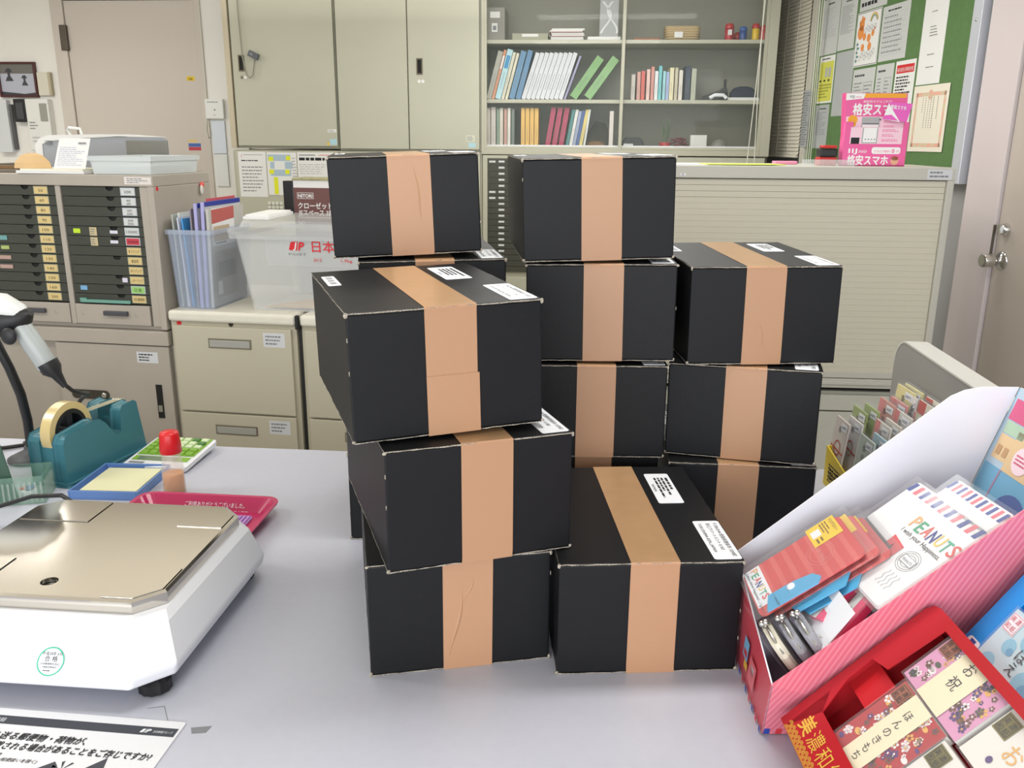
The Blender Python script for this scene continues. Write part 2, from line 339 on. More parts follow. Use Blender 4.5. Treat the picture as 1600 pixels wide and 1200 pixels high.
def cert(S, w, h):
    ro = two_tone('rose guilloche print', (222, 170, 150), (206, 190, 160), 30)
    S.frame(.025, .02, w - .02, h - .03, .016, ro); S.ring(w / 2, h - .04, .02, .012, ro, 2)
    for i, (a, b) in enumerate(((.30, .3), (.38, .6), (.46, .62), (.53, .62), (.60, .62), (.72, .45))):
        n = int(b * 24)
        for k in range(n): S.rect(w * a, h * (.8 - k * .034), w * a + .004, h * (.8 - k * .034) + .005, INK if a > .55 else GREYINK, 2)
sheet('cream certificate with a rose border on the green board beside the door', -.547, -.254, 1.425, 1.705, c_('cream certificate paper', (226, 220, 204), .8), cert, cat='certificate', name='certificate', y=-.046)
sheet('small grey typed sheet in the low far corner of the green board', -1.646, -1.463, 1.43, 1.665, SHEETG, lambda S, w, h: letter_print(S, w, h, 14))
sheet('bunch of grey slips clipped to the far edge of the notice board', -1.80, -1.70, 1.434, 1.754, SHEETG, lambda S, w, h: S.dashes(.005, .01, w - .005, h - .01, 22, GREYINK, h=.5), y=-.059)

# ------------------------------------------------------------------ wall cupboards
def labelcard(S, x0, z0, x1, z1, m_=None, ink=GREYINK, l=1, n=3):
    S.rect(x0, z0, x1, z1, m_ or PAPER, l); S.dashes(x0 + (x1 - x0) * .1, z0 + (z1 - z0) * .12, x1 - (x1 - x0) * .08, z1 - (z1 - z0) * .12, n, ink, l + 1)
SEAM = c_('dark seam', (86, 82, 68), .7)
k = thing('sliding_locker', 'olive grey steel wall locker with one wide door, next to the white pier', 'locker', FB)
MB().box(-1.80, .03, 1.40, -1.112, .42, 2.72, STEELP).box(-1.81, .0, 1.40, -1.775, .03, 2.72, c_('beige edge paint', (190, 180, 156), .5)).build('body', k, .002)
dm = MB().box(-1.762, .0, 1.415, -1.118, .028, 2.70, STEELP); S = dm.front(0)
labelcard(S, -1.178, 1.50, -1.122, 1.518); S.rect(-1.165, 1.425, -1.122, 1.46, c_('light blue sticker', (170, 205, 215))); S.disc(-1.178, 1.43, .007, c_('yellow sticker', (222, 190, 40)), ry=.01)
dm = dm.build('door', k, .002)
MB().box(-1.724, -.004, 1.862, -1.688, .004, 1.958, c_('bronze handle rim', (104, 96, 78), .4, metal=.5)).box(-1.717, -.006, 1.870, -1.695, -.003, 1.950, DARK).build('recessed_handle', dm)
m = MB(); S = m.front(-.001); S.disc(-1.708, 1.826, .010, c_('grey lock', (120, 116, 100), .4), 1); S.disc(-1.686, 1.826, .010, PAPER, 1); m.build('lock', dm)
k = thing('steel_locker', 'olive grey steel wall locker with a pair of doors, beside the glass bookcase', 'locker', FB)
MB().box(-1.108, .03, 1.39, -.205, .42, 2.72, STEELP).build('body', k, .002)
for x0, x1 in ((-1.100, -.661), (-.655, -.216)):
    dm = MB().box(x0, 0, 1.402, x1, .028, 2.70, STEELP); S = dm.front(0)
    if x0 > -.9:
        labelcard(S, -.30, 1.45, -.245, 1.488, c_('faded label', (206, 208, 190))); S.rect(-.285, 1.415, -.24, 1.443, c_('light blue sticker', (170, 205, 215)))
        S.disc(-.588, 1.806, .010, PAPER); S.disc(-.565, 1.806, .010, PAPER)
    dm = dm.build('door', k, .002)
    if x0 > -.9: MB().box(-.603, -.004, 1.845, -.565, .004, 1.94, c_('bronze handle rim', (104, 96, 78), .4, metal=.5)).box(-.596, -.006, 1.853, -.572, -.003, 1.932, DARK).build('recessed_handle', dm)
# lower steel cupboards with papers stuck on
k = thing('base_cupboard', 'olive grey steel base cupboard under the wall lockers, papers stuck on its doors', 'cupboard', FB)
MB().box(-1.81, .02, .0, -.20, .42, 1.388, STEELP).build('body', k, .002)
for x0, x1 in ((-1.79, -1.115), (-1.105, -.66), (-.65, -.212)): MB().box(x0, 0, .06, x1, .018, 1.382, STEELP).build('door', k, .002)
def jpnotice(S, w, h):
    S.text('J', .02, h - .03, .02, REDINK); S.rect(.035, h - .02, w * .9, h - .018, INK); S.dashes(.02, h * .78, w - .02, h * .83, 1, INK); S.dashes(.02, h * .1, w - .02, h * .7, 8, GREYINK, h=.3)
sheet('white notice with a dark headline at the left end of the base cupboard', -1.772, -1.59, 1.095, 1.378, PAPER, jpnotice, FB, -.0015)
def fmap(S, w, h):
    b = c_('pale blue print', (170, 190, 205), .8); y = c_('yellow marker', (222, 226, 40), .7)
    S.rect(.005, h * .8, w * .8, h * .95, b); S.rect(.02, h * .45, w * .8, h * .6, b); S.rect(.02, h * .62, w * .25, h * .78, b); S.rect(w * .6, h * .62, w * .85, h * .78, b)
    for x0, z0, x1, z1 in ((.06, .80, .22, .9), (.06, .5, .22, .6), (.65, .82, .8, .92), (.6, .5, .75, .6), (.2, .02, .34, .42)): S.rect(w * x0, h * z0, w * x1, h * z1, y, 2)
    S.dashes(w * .84, h * .2, w, h * .9, 10, PALEINK)
sheet('floor map with bright yellow marks stuck on the base cupboard', -1.583, -1.39, 1.109, 1.375, PAPER, fmap, FB, -.0025)
def pinkn(S, w, h): S.rect(w * .05, h - .02, w * .5, h - .014, GREYINK); S.rect(w * .6, h - .02, w * .95, h - .014, c_('pink print', (214, 150, 150))); S.dashes(w * .05, h * .74, w * .95, h * .84, 1, INK, h=.9); S.dashes(w * .05, h * .3, w * .95, h * .65, 5, PALEINK, h=.3)
sheet('white notice with a bold headline stuck right of the floor map', -1.384, -1.15, 1.18, 1.377, PAPER, pinkn, FB, -.0015)
for i in range(9):
    o = MB(); o.T = Matrix.Rotation(R(90), 4, 'X'); o.lathe([(.011, 0), (.011, .004), (.009, .006)], c_('clear magnet', (214, 216, 206), .3), seg=14)
    o = place(o.build('button_magnet'), FB, (-1.585 + .026 * (i % 4), -.0005, 1.055 - .025 * (i // 4)))
    tag(o, 'small round white magnet below the floor map', 'magnet', 'round magnets on the base cupboard')
# hanging telephone lead
m = MB().tube([(-1.698, -.02, 2.66), (-1.697, -.02, 2.2), (-1.69, -.02, 1.95), (-1.67, -.02, 1.84), (-1.65, -.02, 1.822), (-1.63, -.02, 1.838), (-1.612, -.02, 1.93)], .004, c_('grey cable', (146, 144, 130), .6), 8)
kk = thing('hanging_cable', 'grey cable with a dark plug hanging over the wide locker door', 'cable', FB)
m.build('lead', kk)
m = MB(); m.T = Matrix.Translation((-1.617, -.022, 1.955)) @ Matrix.Rotation(R(25), 4, 'Y'); m.box(-.032, -.012, -.018, .032, .012, .018, c_('dark grey plug', (86, 90, 96), .5)).box(-.022, -.0135, -.008, .0, -.011, .008, GREYINK); m.build('plug', kk, .004)

# ------------------------------------------------------------------ glass bookcase and what stands in it
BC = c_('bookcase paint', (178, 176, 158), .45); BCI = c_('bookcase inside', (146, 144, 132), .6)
k = thing('glass_bookcase', 'olive grey steel bookcase with two sliding glass doors full of books', 'bookcase', FB)
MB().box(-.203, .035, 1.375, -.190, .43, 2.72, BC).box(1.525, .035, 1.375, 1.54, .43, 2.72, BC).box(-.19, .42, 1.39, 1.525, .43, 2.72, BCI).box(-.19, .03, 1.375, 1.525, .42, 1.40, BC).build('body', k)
MB().box(-.203, 0, 1.375, -.185, .034, 2.72, BC).box(1.505, 0, 1.375, 1.56, .034, 2.72, BC).box(-.192, 0, 1.375, 1.505, .034, 1.408, BC).build('front_frame', k, .002)
for z in (1.705, 2.05): MB().box(-.188, .05, z - .022, 1.523, .415, z, BC).build('shelf', k, .002)
MB().box(-.19, .036, 1.400, 1.503, .05, 1.434, c_('white track', (226, 226, 228), .5)).build('track', k)
GL = film('window glass', (200, 215, 205), .04, .03)
for x0, x1, y in ((-.19, .665, .010), (.645, 1.505, .022)):
    f = MB().box(x0, y - .008, 1.409, x0 + .02, y + .006, 2.70, BC).box(x1 - .02, y - .008, 1.409, x1, y + .006, 2.70, BC).box(x0 + .02, y - .008, 1.409, x1 - .02, y + .006, 1.424, BC).build('sliding_door', k, .001)
    MB().box(x0 + .019, y - .003, 1.42, x1 - .019, y, 2.70, GL).build('glass_pane', f)
def dp(u, z, v): q = (5.58 + v) / 5.58; return .439 + (u - .439) * q, 1.458 + (z - 1.458) * q
PAGES = c_('book pages', (214, 208, 190), .8)
def book(label, u, w, h, shelf, rgb, lean=0, v=.10, depth=.2, group=None, name='book', cat='book', strip=None, finish=.5):
    u, _ = dp(u, 1.5, v); m = MB(); cm = c_('cover %d %d %d' % rgb, rgb, finish)
    m.box(-w, 0, 0, -w + .0015, depth, h, cm).box(-.0015, 0, 0, 0, depth, h, cm).box(-w + .0015, 0, 0, -.0015, .002, h, cm).box(-w + .0015, .002, .003, -.0015, depth - .004, h - .004, PAGES)
    S = m.front(0)
    if strip: S.rect(-w * .85, h * .62, -w * .15, h * .88, strip)
    S.dashes(-w * .65, h * .2, -w * .35, h * .55, 8, c_('spine print', (110, 112, 116), .8), 1, .4)
    o = m.build(name); p = FB.at(u, v, shelf); o.location = p; o.rotation_euler = (0, R(lean), FB.yaw)
    return tag(o, label, cat, group)
M1 = 1.7055; L1 = 1.4005; T1 = 2.0505
zx = lambda x: -.25 + x * .00121
for lb, x, w, h, rgb, st in (('grey leaning file at the left end of the middle shelf', 88, .030, .29, (168, 166, 154), None),
    ('thin orange spined file leaning near the left end of the middle shelf', 104, .016, .30, (206, 140, 104), PAPER),
    ('pale blue lettered binder leaning among the files of the middle shelf', 136, .034, .30, (176, 212, 220), c_('blue lettering', (60, 140, 190))),
    ('beige file leaning just right of the pale blue binder', 154, .018, .285, (206, 204, 184), None), ('cream file leaning just left of the blue binders', 172, .016, .28, (214, 208, 186), None),
    ('first mid blue binder leaning on the middle shelf', 206, .034, .29, (88, 132, 168), None), ('second mid blue binder leaning against the white files', 237, .030, .295, (84, 128, 166), None)):
    book(lb, zx(x), w, h, M1, rgb, 15, strip=st)
for i in range(9): book('white file leaning in the row of white files', zx(262 + i * 23.5), .025, .285, M1, (206, 208, 214), 18, group='white files leaning on the middle shelf')
book('slim lilac file leaning between the white files and the green binders', zx(466), .012, .27, M1, (150, 144, 180), 20)
book('green binder leaning far over, left of the two on the middle shelf', zx(520), .048, .285, M1, (120, 164, 104), 35)
book('green binder leaning far over, the one nearest the door stile', zx(592), .048, .285, M1, (128, 170, 112), 36)
for i, (x, w, h, rgb) in enumerate(((812, .022, .15, (196, 190, 180)), (838, .02, .165, (200, 150, 140)), (860, .022, .17, (204, 90, 80)), (885, .02, .18, (226, 190, 180)), (905, .018, .195, (206, 140, 130)), (925, .02, .17, (220, 222, 224)), (943, .018, .20, (110, 190, 196)), (962, .016, .17, (150, 206, 212)), (980, .018, .165, (160, 176, 214)), (1002, .024, .19, (222, 214, 176)), (1022, .018, .19, (196, 186, 160)), (1046, .022, .175, (220, 214, 204)))):
    book(['pale grey', 'dusty pink', 'red spined', 'pink and white', 'salmon', 'white', 'turquoise', 'light cyan', 'periwinkle', 'pale yellow', 'tan', 'off white'][i] + ' paperback upright on the middle shelf behind the second glass door', zx(x), w, h, M1, rgb, 0)
book('dark navy book upright on the middle shelf', zx(1084), .030, .20, M1, (44, 52, 74)); book('olive white book at the end of the upright row on the middle shelf', zx(1112), .028, .185, M1, (176, 180, 160))
# bottom shelf
for i, (x, w, h, rgb) in enumerate(((85, .03, .255, (196, 186, 176)), (112, .028, .26, (206, 196, 190)), (132, .018, .25, (128, 150, 132)), (150, .02, .255, (214, 206, 190)), (170, .018, .25, (196, 150, 140)), (188, .018, .255, (222, 218, 208)), (208, .018, .25, (112, 122, 116)))):
    book(['greyish beige', 'pinkish beige', 'sage green', 'ivory', 'dusty rose', 'off white', 'slate green'][i] + ' magazine upright at the left end of the bottom shelf', zx(x), w, h, L1, rgb)
for i in range(4): book('yellow folder standing in the row of yellow folders', zx(262 + i * 23), .024, .255, L1, (222, 178, 92), group='yellow folders on the bottom shelf')
for i in range(3): book('crimson binder leaning in the set of three', zx(388 + i * 34), .030, .26, L1, (166, 48, 84), 9, group='crimson binders on the bottom shelf')
for i, (x, w, h, rgb, ln) in enumerate(((482, .018, .25, (70, 130, 130), 10), (500, .018, .25, (216, 216, 212), 10), (517, .018, .24, (150, 160, 190), 10), (534, .018, .245, (64, 92, 150), 10), (552, .02, .25, (214, 196, 120), 10), (568, .012, .25, (220, 222, 220), 8))):
    book(['teal', 'white', 'pale violet', 'royal blue', 'straw yellow', 'thin white'][i] + ' booklet leaning right of the crimson binders', zx(x), w, h, L1, rgb, ln)
def sit(o, u, v, z, yaw=0):
    u, _ = dp(u, z, v); return place(o, FB, (u, v, z), yaw)
BROWN = c_('brown wood', (120, 90, 58), .6, noise=.2, nscale=30)
o = MB().ball((0, 0, .030), .062, BROWN, 1, .6, .48).build('wooden_ornament'); tag(sit(o, zx(625), .16, L1 + .001), 'brown loaf-shaped ornament on the bottom shelf', 'ornament')
m = MB(); m.prism([(-.07, 0), (.07, 0), (.065, .09), (.03, .16), (-.02, .17), (-.06, .10)], .06, c_('dark display stone', (70, 66, 56), .8, noise=.3, nscale=20), 'y'); tag(sit(m.build('ornamental_rock', bevel=.012), zx(640), .27, L1), 'dark upright rock behind the brown loaf-shaped ornament', 'rock')
o = MB().box(-.012, 0, 0, .012, .12, .24, c_('white red folder', (214, 206, 200))); tag(sit(o.build('standing_folder'), zx(702), .1, L1), 'narrow pale folder standing alone by the middle door stile', 'folder')
m = MB(); m.loft([[(a * s_, b * .06 + .05, z) for a, b in ((-.07, -1), (.07, -1), (.07, 1), (-.07, 1))] for s_, z in ((1, 0), (1, .03), (.8, .07), (.5, .085))], c_('black leatherette', (26, 26, 28), .5)); m.front(-.0105, 0, 0).rect(-.06, .01, .0, .045, c_('card', (214, 214, 214)))
tag(sit(m.build('black_case', bevel=.004), zx(815), .12, L1), 'black domed case with a white card, bottom shelf behind the second glass door', 'case')
# potted plants
RED = c_('red glaze', (170, 30, 36), .3); LEAF = c_('spiky leaf', (96, 112, 84), .6)
k = thing('potted_plant', 'small spiky plant in a red pot on the bottom shelf of the bookcase', 'plant', FB, (dp(zx(975), 1.4, .12)[0], .12, L1))
MB().lathe([(.026, 0), (.036, .05), (.034, .055)], RED).build('pot', k)
m = MB()
for i in range(16): a = i * 2.4; t = .3 + .5 * (i % 4) / 4; m.tube([(0, 0, .05), (.02 * math.cos(a), .02 * math.sin(a), .10), (.06 * t * math.cos(a), .06 * t * math.sin(a), .15 + .05 * (i % 3) / 2)], .004, LEAF, 5, [.005, .004, .001])
m.build('leaves', k)
k = thing('potted_plant', 'low dark red leafy plant beside the spiky plant on the bottom shelf', 'plant', FB, (dp(zx(1050), 1.4, .13)[0], .13, L1))
MB().lathe([(.03, 0), (.036, .03), (.034, .035)], c_('dark pot', (60, 40, 40), .5)).build('pot', k)
m = MB()
for i in range(34): a = i * 2.4; q = .012 + .045 * ((i * 7) % 10) / 10; m.ball((q * math.cos(a), q * math.sin(a), .035 + .05 * ((i * 3) % 7) / 7), .010, c_('dark red foliage', (112, 34, 48), .6), 1, 1, .6, 8)
m.build('leaves', k)
o = MB().box(-.05, 0, 0, .05, .05, .10, c_('white card box', (222, 222, 218), .6)); tag(sit(o.build('card_box', bevel=.002), zx(1143), .12, L1), 'plain white box on the bottom shelf right of the plants', 'box')
o = MB().lathe([(.055, 0), (.053, .03), (.04, .06), (.015, .075)], c_('grey dome plastic', (132, 130, 124), .5)); tag(sit(o.build('dome_ornament'), zx(1245), .17, L1), 'small grey dome on the bottom shelf near the blind', 'ornament')
# middle shelf, far end
m = MB(); m.loft([[(-.09, -.03, 0), (.08, -.03, 0), (.08, .03, 0), (-.09, .03, 0)], [(-.06, -.02, .03), (.08, -.02, .05), (.08, .02, .05), (-.06, .02, .03)], [(.0, -.01, .05), (.07, -.01, .085), (.07, .01, .085), (.0, .01, .05)]], BLACK).box(.055, -.01, .08, .07, .01, .125, BLACK)
tag(sit(m.build('desk_stapler', bevel=.003), zx(1205), .14, M1), 'large black stapler on the middle shelf', 'stapler')
m = MB(); m.loft([[(a, b, z) for a, b in rrect(-.08 * s_, -.05 * s_, .08 * s_, .05 * s_, .03 * s_)] for s_, z in ((1, .02), (.95, .05), (.7, .075), (.3, .085))], c_('navy cloth', (40, 44, 66), .8)).box(-.10, -.06, 0, .09, .06, .018, PAPER)
tag(sit(m.build('folded_cap', bevel=.002), zx(1345), .16, M1), 'navy cloth cap on a white tray on the middle shelf', 'cap')
m = MB().tube([(-.05, 0, .012), (-.02, 0, .03), (.03, 0, .03), (.05, 0, .012)], .012, WHITE, 8); tag(sit(m.build('white_handset'), zx(1225), .07, M1), 'white curved handset lying in front of the black stapler', 'handset')
# top shelf
m = MB().box(-.055, 0, 0, .055, .25, .19, c_('grey file box', (134, 130, 122), .5)); S = m.front(0); S.rect(-.035, .13, .025, .165, PAPER); S.rect(-.025, .05, .01, .10, PAPER); S.rect(-.018, .06, .003, .085, GREYINK, 2)
tag(sit(m.build('file_box', bevel=.002), zx(112), .1, T1), 'grey file box with white labels on the top shelf', 'box')
m = MB().box(-.11, 0, 0, .11, .2, .042, c_('olive card box', (158, 158, 138), .6)); m.front(0).rect(-.05, .022, .05, .038, PAPER); tag(sit(m.build('flat_box', bevel=.002), zx(283), .1, T1), 'low olive box with a white label on the top shelf', 'box')
m = MB(); z = 0
for i in range(9): t_ = .005 + .003 * (i % 3); a = rnd.uniform(-.01, .01); m.box(-.10 + a, a + .01, z, .10 + a, .2 + a, z + t_ - .001, PAPER if i % 3 else c_('pink folder', (190, 150, 150), .7)); z += t_
tag(sit(m.build('paper_stack'), zx(464), .1, T1), 'untidy stack of white papers on the top shelf', 'papers')
m = MB().box(-.10, 0, 0, .10, .2, .022, PAPER); tag(sit(m.build('paper_stack'), zx(650), .1, T1), 'flat white ream under the clear swirl-patterned box on the top shelf', 'papers')
m = MB().box(-.058, 0, 0, .058, .1, .21, c_('smoky clear plastic', (150, 152, 152), .3)); S = m.front(0)
for x0 in (-.02, .02): 
    for i in range(14): t0, t1 = i / 14, (i + 1) / 14; f = lambda t: x0 + .03 * math.sin(t * 5 + x0 * 60); S.poly([(f(t0) - .006, .02 + .18 * t0), (f(t0) + .006, .02 + .18 * t0), (f(t1) + .006, .02 + .18 * t1), (f(t1) - .006, .02 + .18 * t1)], c_('white ribbon', (220, 222, 224), .6))
tag(sit(m.build('ribbon_box', bevel=.003), zx(672), .12, T1 + .023), 'smoky box with a white ribbon swirl on the top shelf', 'box')
m = MB().box(-.08, 0, 0, .08, .2, .016, c_('rust brown book', (164, 104, 74), .6)); tag(sit(m.build('flat_book', bevel=.002), zx(860), .12, T1), 'rust brown book lying flat on the top shelf', 'book')
WICK = two_tone('wicker', (160, 136, 96), (204, 182, 140), 60, axis='X'); m = MB()
m.loft([[(x, y, z) for x, y in rrect(-.10 * s_, -.06 * s_ + .08, .10 * s_, .06 * s_ + .08, .03)] for s_, z in ((.9, 0), (1, .03), (1.05, .075))], WICK, cap=False).prism(rrect(-.09, .026, .09, .134, .03), .004, WICK)
for i in range(6): m.tube([(x, y, .01 + .013 * i) for x, y in rrect(-.104, .018, .104, .142, .03) + [(.074, .018)]], .0035, WICK, 6)
m.front(.010, 0, 0).rect(-.05, .012, .0, .045, PAPER)
tag(sit(m.build('wicker_basket'), zx(1035), .05, T1), 'small pale wicker basket on the top shelf', 'basket')
for lb, x, rgb, h, r in (('red and white jar with a label, first of the toys on the top shelf', 1258, (176, 32, 46), .085, .026), ('blue jar on the top shelf', 1325, (36, 70, 140), .07, .022), ('yellow jar with a red lid on the top shelf', 1385, (226, 190, 40), .085, .022), ('short red jar nearest the blind on the top shelf', 1424, (190, 60, 56), .075, .022)):
    m = MB().lathe([(r * .9, 0), (r, .01), (r, h * .75), (r * .7, h * .85)], c_('jar %d' % x, rgb, .35)).lathe([(r * 1.05, h * .8), (r * 1.1, h * .95), (r * .8, h * 1.12)], c_('jar lid red', (180, 34, 44), .35) if x != 1325 else c_('jar lid blue', (50, 90, 160), .35))
    if x == 1258: m.front(-r * 1.02).rect(-.012, .03, .012, .06, PAPER)
    tag(sit(m.build('toy_jar'), zx(x), .12, T1), lb, 'jar')
m = MB().ball((0, 0, .028), .028, RED, 1.1, .8, 1)
tag(sit(m.build('red_ornament'), zx(1300), .18, T1), 'round red ornament behind the jars on the top shelf', 'ornament')

# low drawer rack under the bookcase
k = thing('drawer_rack', 'narrow olive rack of thin dark drawers with white labels under the bookcase', 'drawer rack', FB)
MB().box(-.195, .02, 0, .40, .42, 1.37, BC).box(-.195, 0, .60, -.166, .02, 1.37, BC).box(-.166, 0, 1.352, .36, .02, 1.37, BC).box(.10, 0, .60, .13, .02, 1.352, BC).box(-.195, 0, 0, .40, .02, .60, BC).build('body', k)
LBL = c_('white label', (206, 208, 206), .7)
for i in range(19):
    z = 1.310 - i * .0372; m = MB().box(-.162, .004, z, .096, .0195, z + .034, c_('dark olive drawer', (62, 62, 52), .45)); S = m.front(.004)
    S.rect(-.095, z + .016, -.058, z + .028, LBL); 
    if i in (0, 5, 6): S.rect(-.155, z + .015, -.115, z + .027, LBL)
    m.build('drawer', k)
k = thing('base_cupboard', 'olive grey steel base cupboard under the glass bookcase, mostly behind the low shutter cabinet', 'cupboard', FB)
MB().box(.405, .02, 0, 1.545, .42, 1.370, STEELP).build('body', k, .002)
for x0, x1 in ((.41, .97), (.98, 1.54)): MB().box(x0, 0, .06, x1, .018, 1.366, STEELP).build('door', k, .002)

# ------------------------------------------------------------------ on the back wall, far left
k = thing('picture_frame', 'dark red framed snowy garden photograph on the back wall at the far left', 'picture', FD, (-3.51, -.03, 1.846))
DRW = c_('dark red wood', (74, 28, 28), .4)
m = MB(); 
for a in ((-.14, -.118, .14, -.104), (-.14, .104, .14, .118), (-.14, -.104, -.126, .104), (.126, -.104, .14, .104)): m.box(a[0], 0, a[1], a[2], .028, a[3], DRW)
m.build('frame', k, .002)
m = MB().box(-.126, .012, -.104, .126, .018, .104, c_('snow print', (176, 178, 190), .5)); S = m.front(.012)
S.rect(-.126, .04, .126, .104, c_('grey print', (108, 106, 100), .6)); S.poly([(-.126, -.104), (.126, -.104), (.126, -.085), (.04, -.095), (-.126, -.08)], c_('dark print', (60, 62, 66), .6))
for x, z, s_ in ((-.06, .02, 1), (.05, -.015, .8)): S.rect(x - .01 * s_, z - .02 * s_, x + .01 * s_, z + .05 * s_, c_('dark print', (60, 62, 66)), 2); S.poly([(x - .028 * s_, z + .03 * s_), (x + .028 * s_, z + .03 * s_), (x + .012 * s_, z + .055 * s_), (x - .012 * s_, z + .055 * s_)], c_('dark print', (60, 62, 66)), 3); S.poly([(x - .03 * s_, z - .03 * s_), (x + .03 * s_, z - .03 * s_), (x + .014 * s_, z), (x - .014 * s_, z)], c_('dark print', (60, 62, 66)), 3)
m.build('photograph', k)
BEI = c_('beige switch plate', (210, 204, 188), .5)
o = MB().box(-.05, -.03, 0, .045, 0, .155, BEI).box(.03, -.034, 0, .05, 0, .155, c_('tan edge', (176, 166, 140), .5)).build('breaker_cover', bevel=.003); tag(place(o, FD, (-3.31, -.001, 1.74)), 'blank beige cover box on the wall beside the framed photograph', 'switch box')
k = thing('control_panel', 'white wall-mounted control panel with a grey window, below the beige cover box', 'control panel', FD, (-3.37, -.001, 1.366))
m = MB().box(-.085, -.06, 0, .085, 0, .35, c_('white control plastic', (222, 222, 216), .4)); S = m.front(-.06); S.dashes(-.07, .14, 0, .2, 3, GREYINK); S.dashes(-.06, .05, .0, .1, 2, PALEINK); m.build('body', k, .006)
MB().box(.02, -.066, .20, .072, -.061, .32, c_('grey display window', (150, 148, 138), .3)).build('display', k, .002)
k = thing('intercom_phone', 'black wall intercom screen at the far left below the framed photograph', 'intercom', FD, (-3.503, -.001, 1.56))
MB().box(-.045, -.05, 0, .042, 0, .155, BLACK).build('body', k, .004); MB().box(-.028, -.053, .02, .026, -.051, .13, c_('dark screen', (60, 60, 66), .15)).build('screen', k)
o = MB().box(-.06, -.05, 0, .04, 0, .36, c_('pale grey cabinet', (206, 208, 210), .5)).box(.045, -.03, .02, .062, 0, .33, c_('dark grey trunking', (84, 84, 86), .5)).build('wall_cabinet', bevel=.003); tag(place(o, FD, (-3.64, -.001, 1.35)), 'pale grey wall cabinet with a dark strip at the very left edge of the picture', 'cabinet')
# switch box with cord on the white pier
k = thing('switch_box', 'white switch box mounted on the white pier between door and wide locker', 'switch box', FD, (-2.075, -.042, 1.588))
m = MB().box(-.068, -.03, 0, .062, 0, .132, c_('white switch plastic', (232, 234, 230), .4)); S = m.front(-.03); S.dashes(-.05, .105, .04, .118, 1, GREYINK); S.disc(0, .06, .006, GREYINK); S.text('入', -.012, .02, .018, GREYINK); m.build('body', k, .006)
MB().tube([(-.06, -.008, 1.1), (-.062, -.008, .2), (-.068, -.012, .0), (-.078, -.015, -.07), (-.068, -.014, -.13), (-.055, -.012, -.12), (-.058, -.012, -.02)], .0035, CORD, 6).build('cord', k)
o = MB().box(-.045, -.012, 0, .05, 0, .22, c_('bluish white board', (214, 222, 232), .5)).build('blank_board', bevel=.002); tag(place(o, FD, (-2.07, -.042, 1.355)), 'upper of the two blank white boards under the switch box', 'board')
o = MB().box(-.04, -.012, 0, .05, 0, .22, c_('white board', (224, 226, 224), .5)).build('blank_board', bevel=.002); tag(place(o, FD, (-2.07, -.042, 1.13)), 'lower of the two blank white boards under the switch box', 'board')

# ------------------------------------------------------------------ drawer cabinet on a steel base, far left
SG = STEELG; k = thing('form_cabinet', 'warm grey steel form cabinet of thin dark drawers on a steel base', 'drawer cabinet', DR)
m = MB().box(-2.62, .0, 1.292, -1.278, .40, 1.332, SG).box(-1.302, .0, .78, -1.278, .40, 1.292, SG).box(-2.62, .02, .775, -1.302, .40, .790, SG).box(-2.62, .38, .79, -1.302, .40, 1.292, SG)
m.box(-1.663, .004, .79, -1.642, .38, 1.292, SG).box(-2.02, .004, .79, -1.985, .38, 1.292, SG).box(-1.336, .006, .79, -1.302, .03, 1.292, SG)
S = m.front(0); labelcard(S, -1.385, 1.300, -1.283, 1.326, c_('pinkish white sticker', (220, 212, 206)))
m.build('body', k, .003)
m = MB(); S = Surf(m, (-1.278, 0, 0), (0, 1, 0), (0, 0, 1)); S.disc(.025, 1.285, .008, REDINK); m.build('round_sticker', k)
def notch_drawer(x0, x1, z0, h, shape):
    c = x0 + (x1 - x0) * .62; n = [(x0, z0), (x1, z0), (x1, z0 + h)]
    if shape: n += [(c + .016, z0 + h)] + [(c + .016 * math.cos(R(a)), z0 + h - .014 * math.sin(R(a))) for a in ((30, 60, 90, 120, 150) if shape == 1 else (40, 60, 120, 140))] + [(c - .016, z0 + h)]
    n += [(x0, z0 + h)]
    m = MB().prism(n, .004, DARKG, 'y', .010).box(x0 + .002, .016, z0 + .002, x1 - .002, .30, z0 + h - .001, DARK); return m
LB = [('200', LBL), ('400 600', LBL), ('1000 2000', LBL), ('3000 5000', LBL), ('10000', LBL), ('20000', c_('red label', (200, 60, 74), .6)), ('ゆうパック', CREAM), ('書留用', CREAM), ('ゆうパック', CREAM), ('レターパック', CREAM), ('日 報', c_('green label', (150, 200, 110), .6)), ('定形郵便物', CREAM)]
L0 = ['50', '60', '80', '90', '100', '110', '120', '130', '140', '150', '160', '200']
for col, (x0, x1) in enumerate(((-1.64, -1.338), (-1.983, -1.665))):
    for i in range(12):
        z = 1.2565 - i * .0350; m = notch_drawer(x0, x1, z, .0330, (1 if (col or i < 6) else (2 if i in (7, 9, 10, 11) else 0))); m.build('drawer', k); dr = COL.objects[-1]
        t, lm = LB[i] if col == 0 else (L0[i], CREAM)
        m = MB(); lx = (x1 - .072) if col == 0 else (x1 - .085); zz = z + .006
        m.box(lx, .0075, zz - .002, lx + .056, .0098, zz + .026, c_('label holder', (176, 170, 140), .4) if lm is CREAM else c_('clear label holder', (186, 194, 200), .3)); S = m.front(.0075); S.rect(lx + .003, zz, lx + .053, zz + .023, lm)
        if ' ' in t and col == 0 and i < 5: a, b = t.split(); S.text(a, lx + .028, zz + .012, .011, INK, align='C'); S.text(b, lx + .028, zz + .001, .011, INK, align='C')
        else: S.text(t, lx + .028, zz + .006, .014, INK, align='C', w=min(.042, .009 * len(t)))
        m.build('label_card', dr)
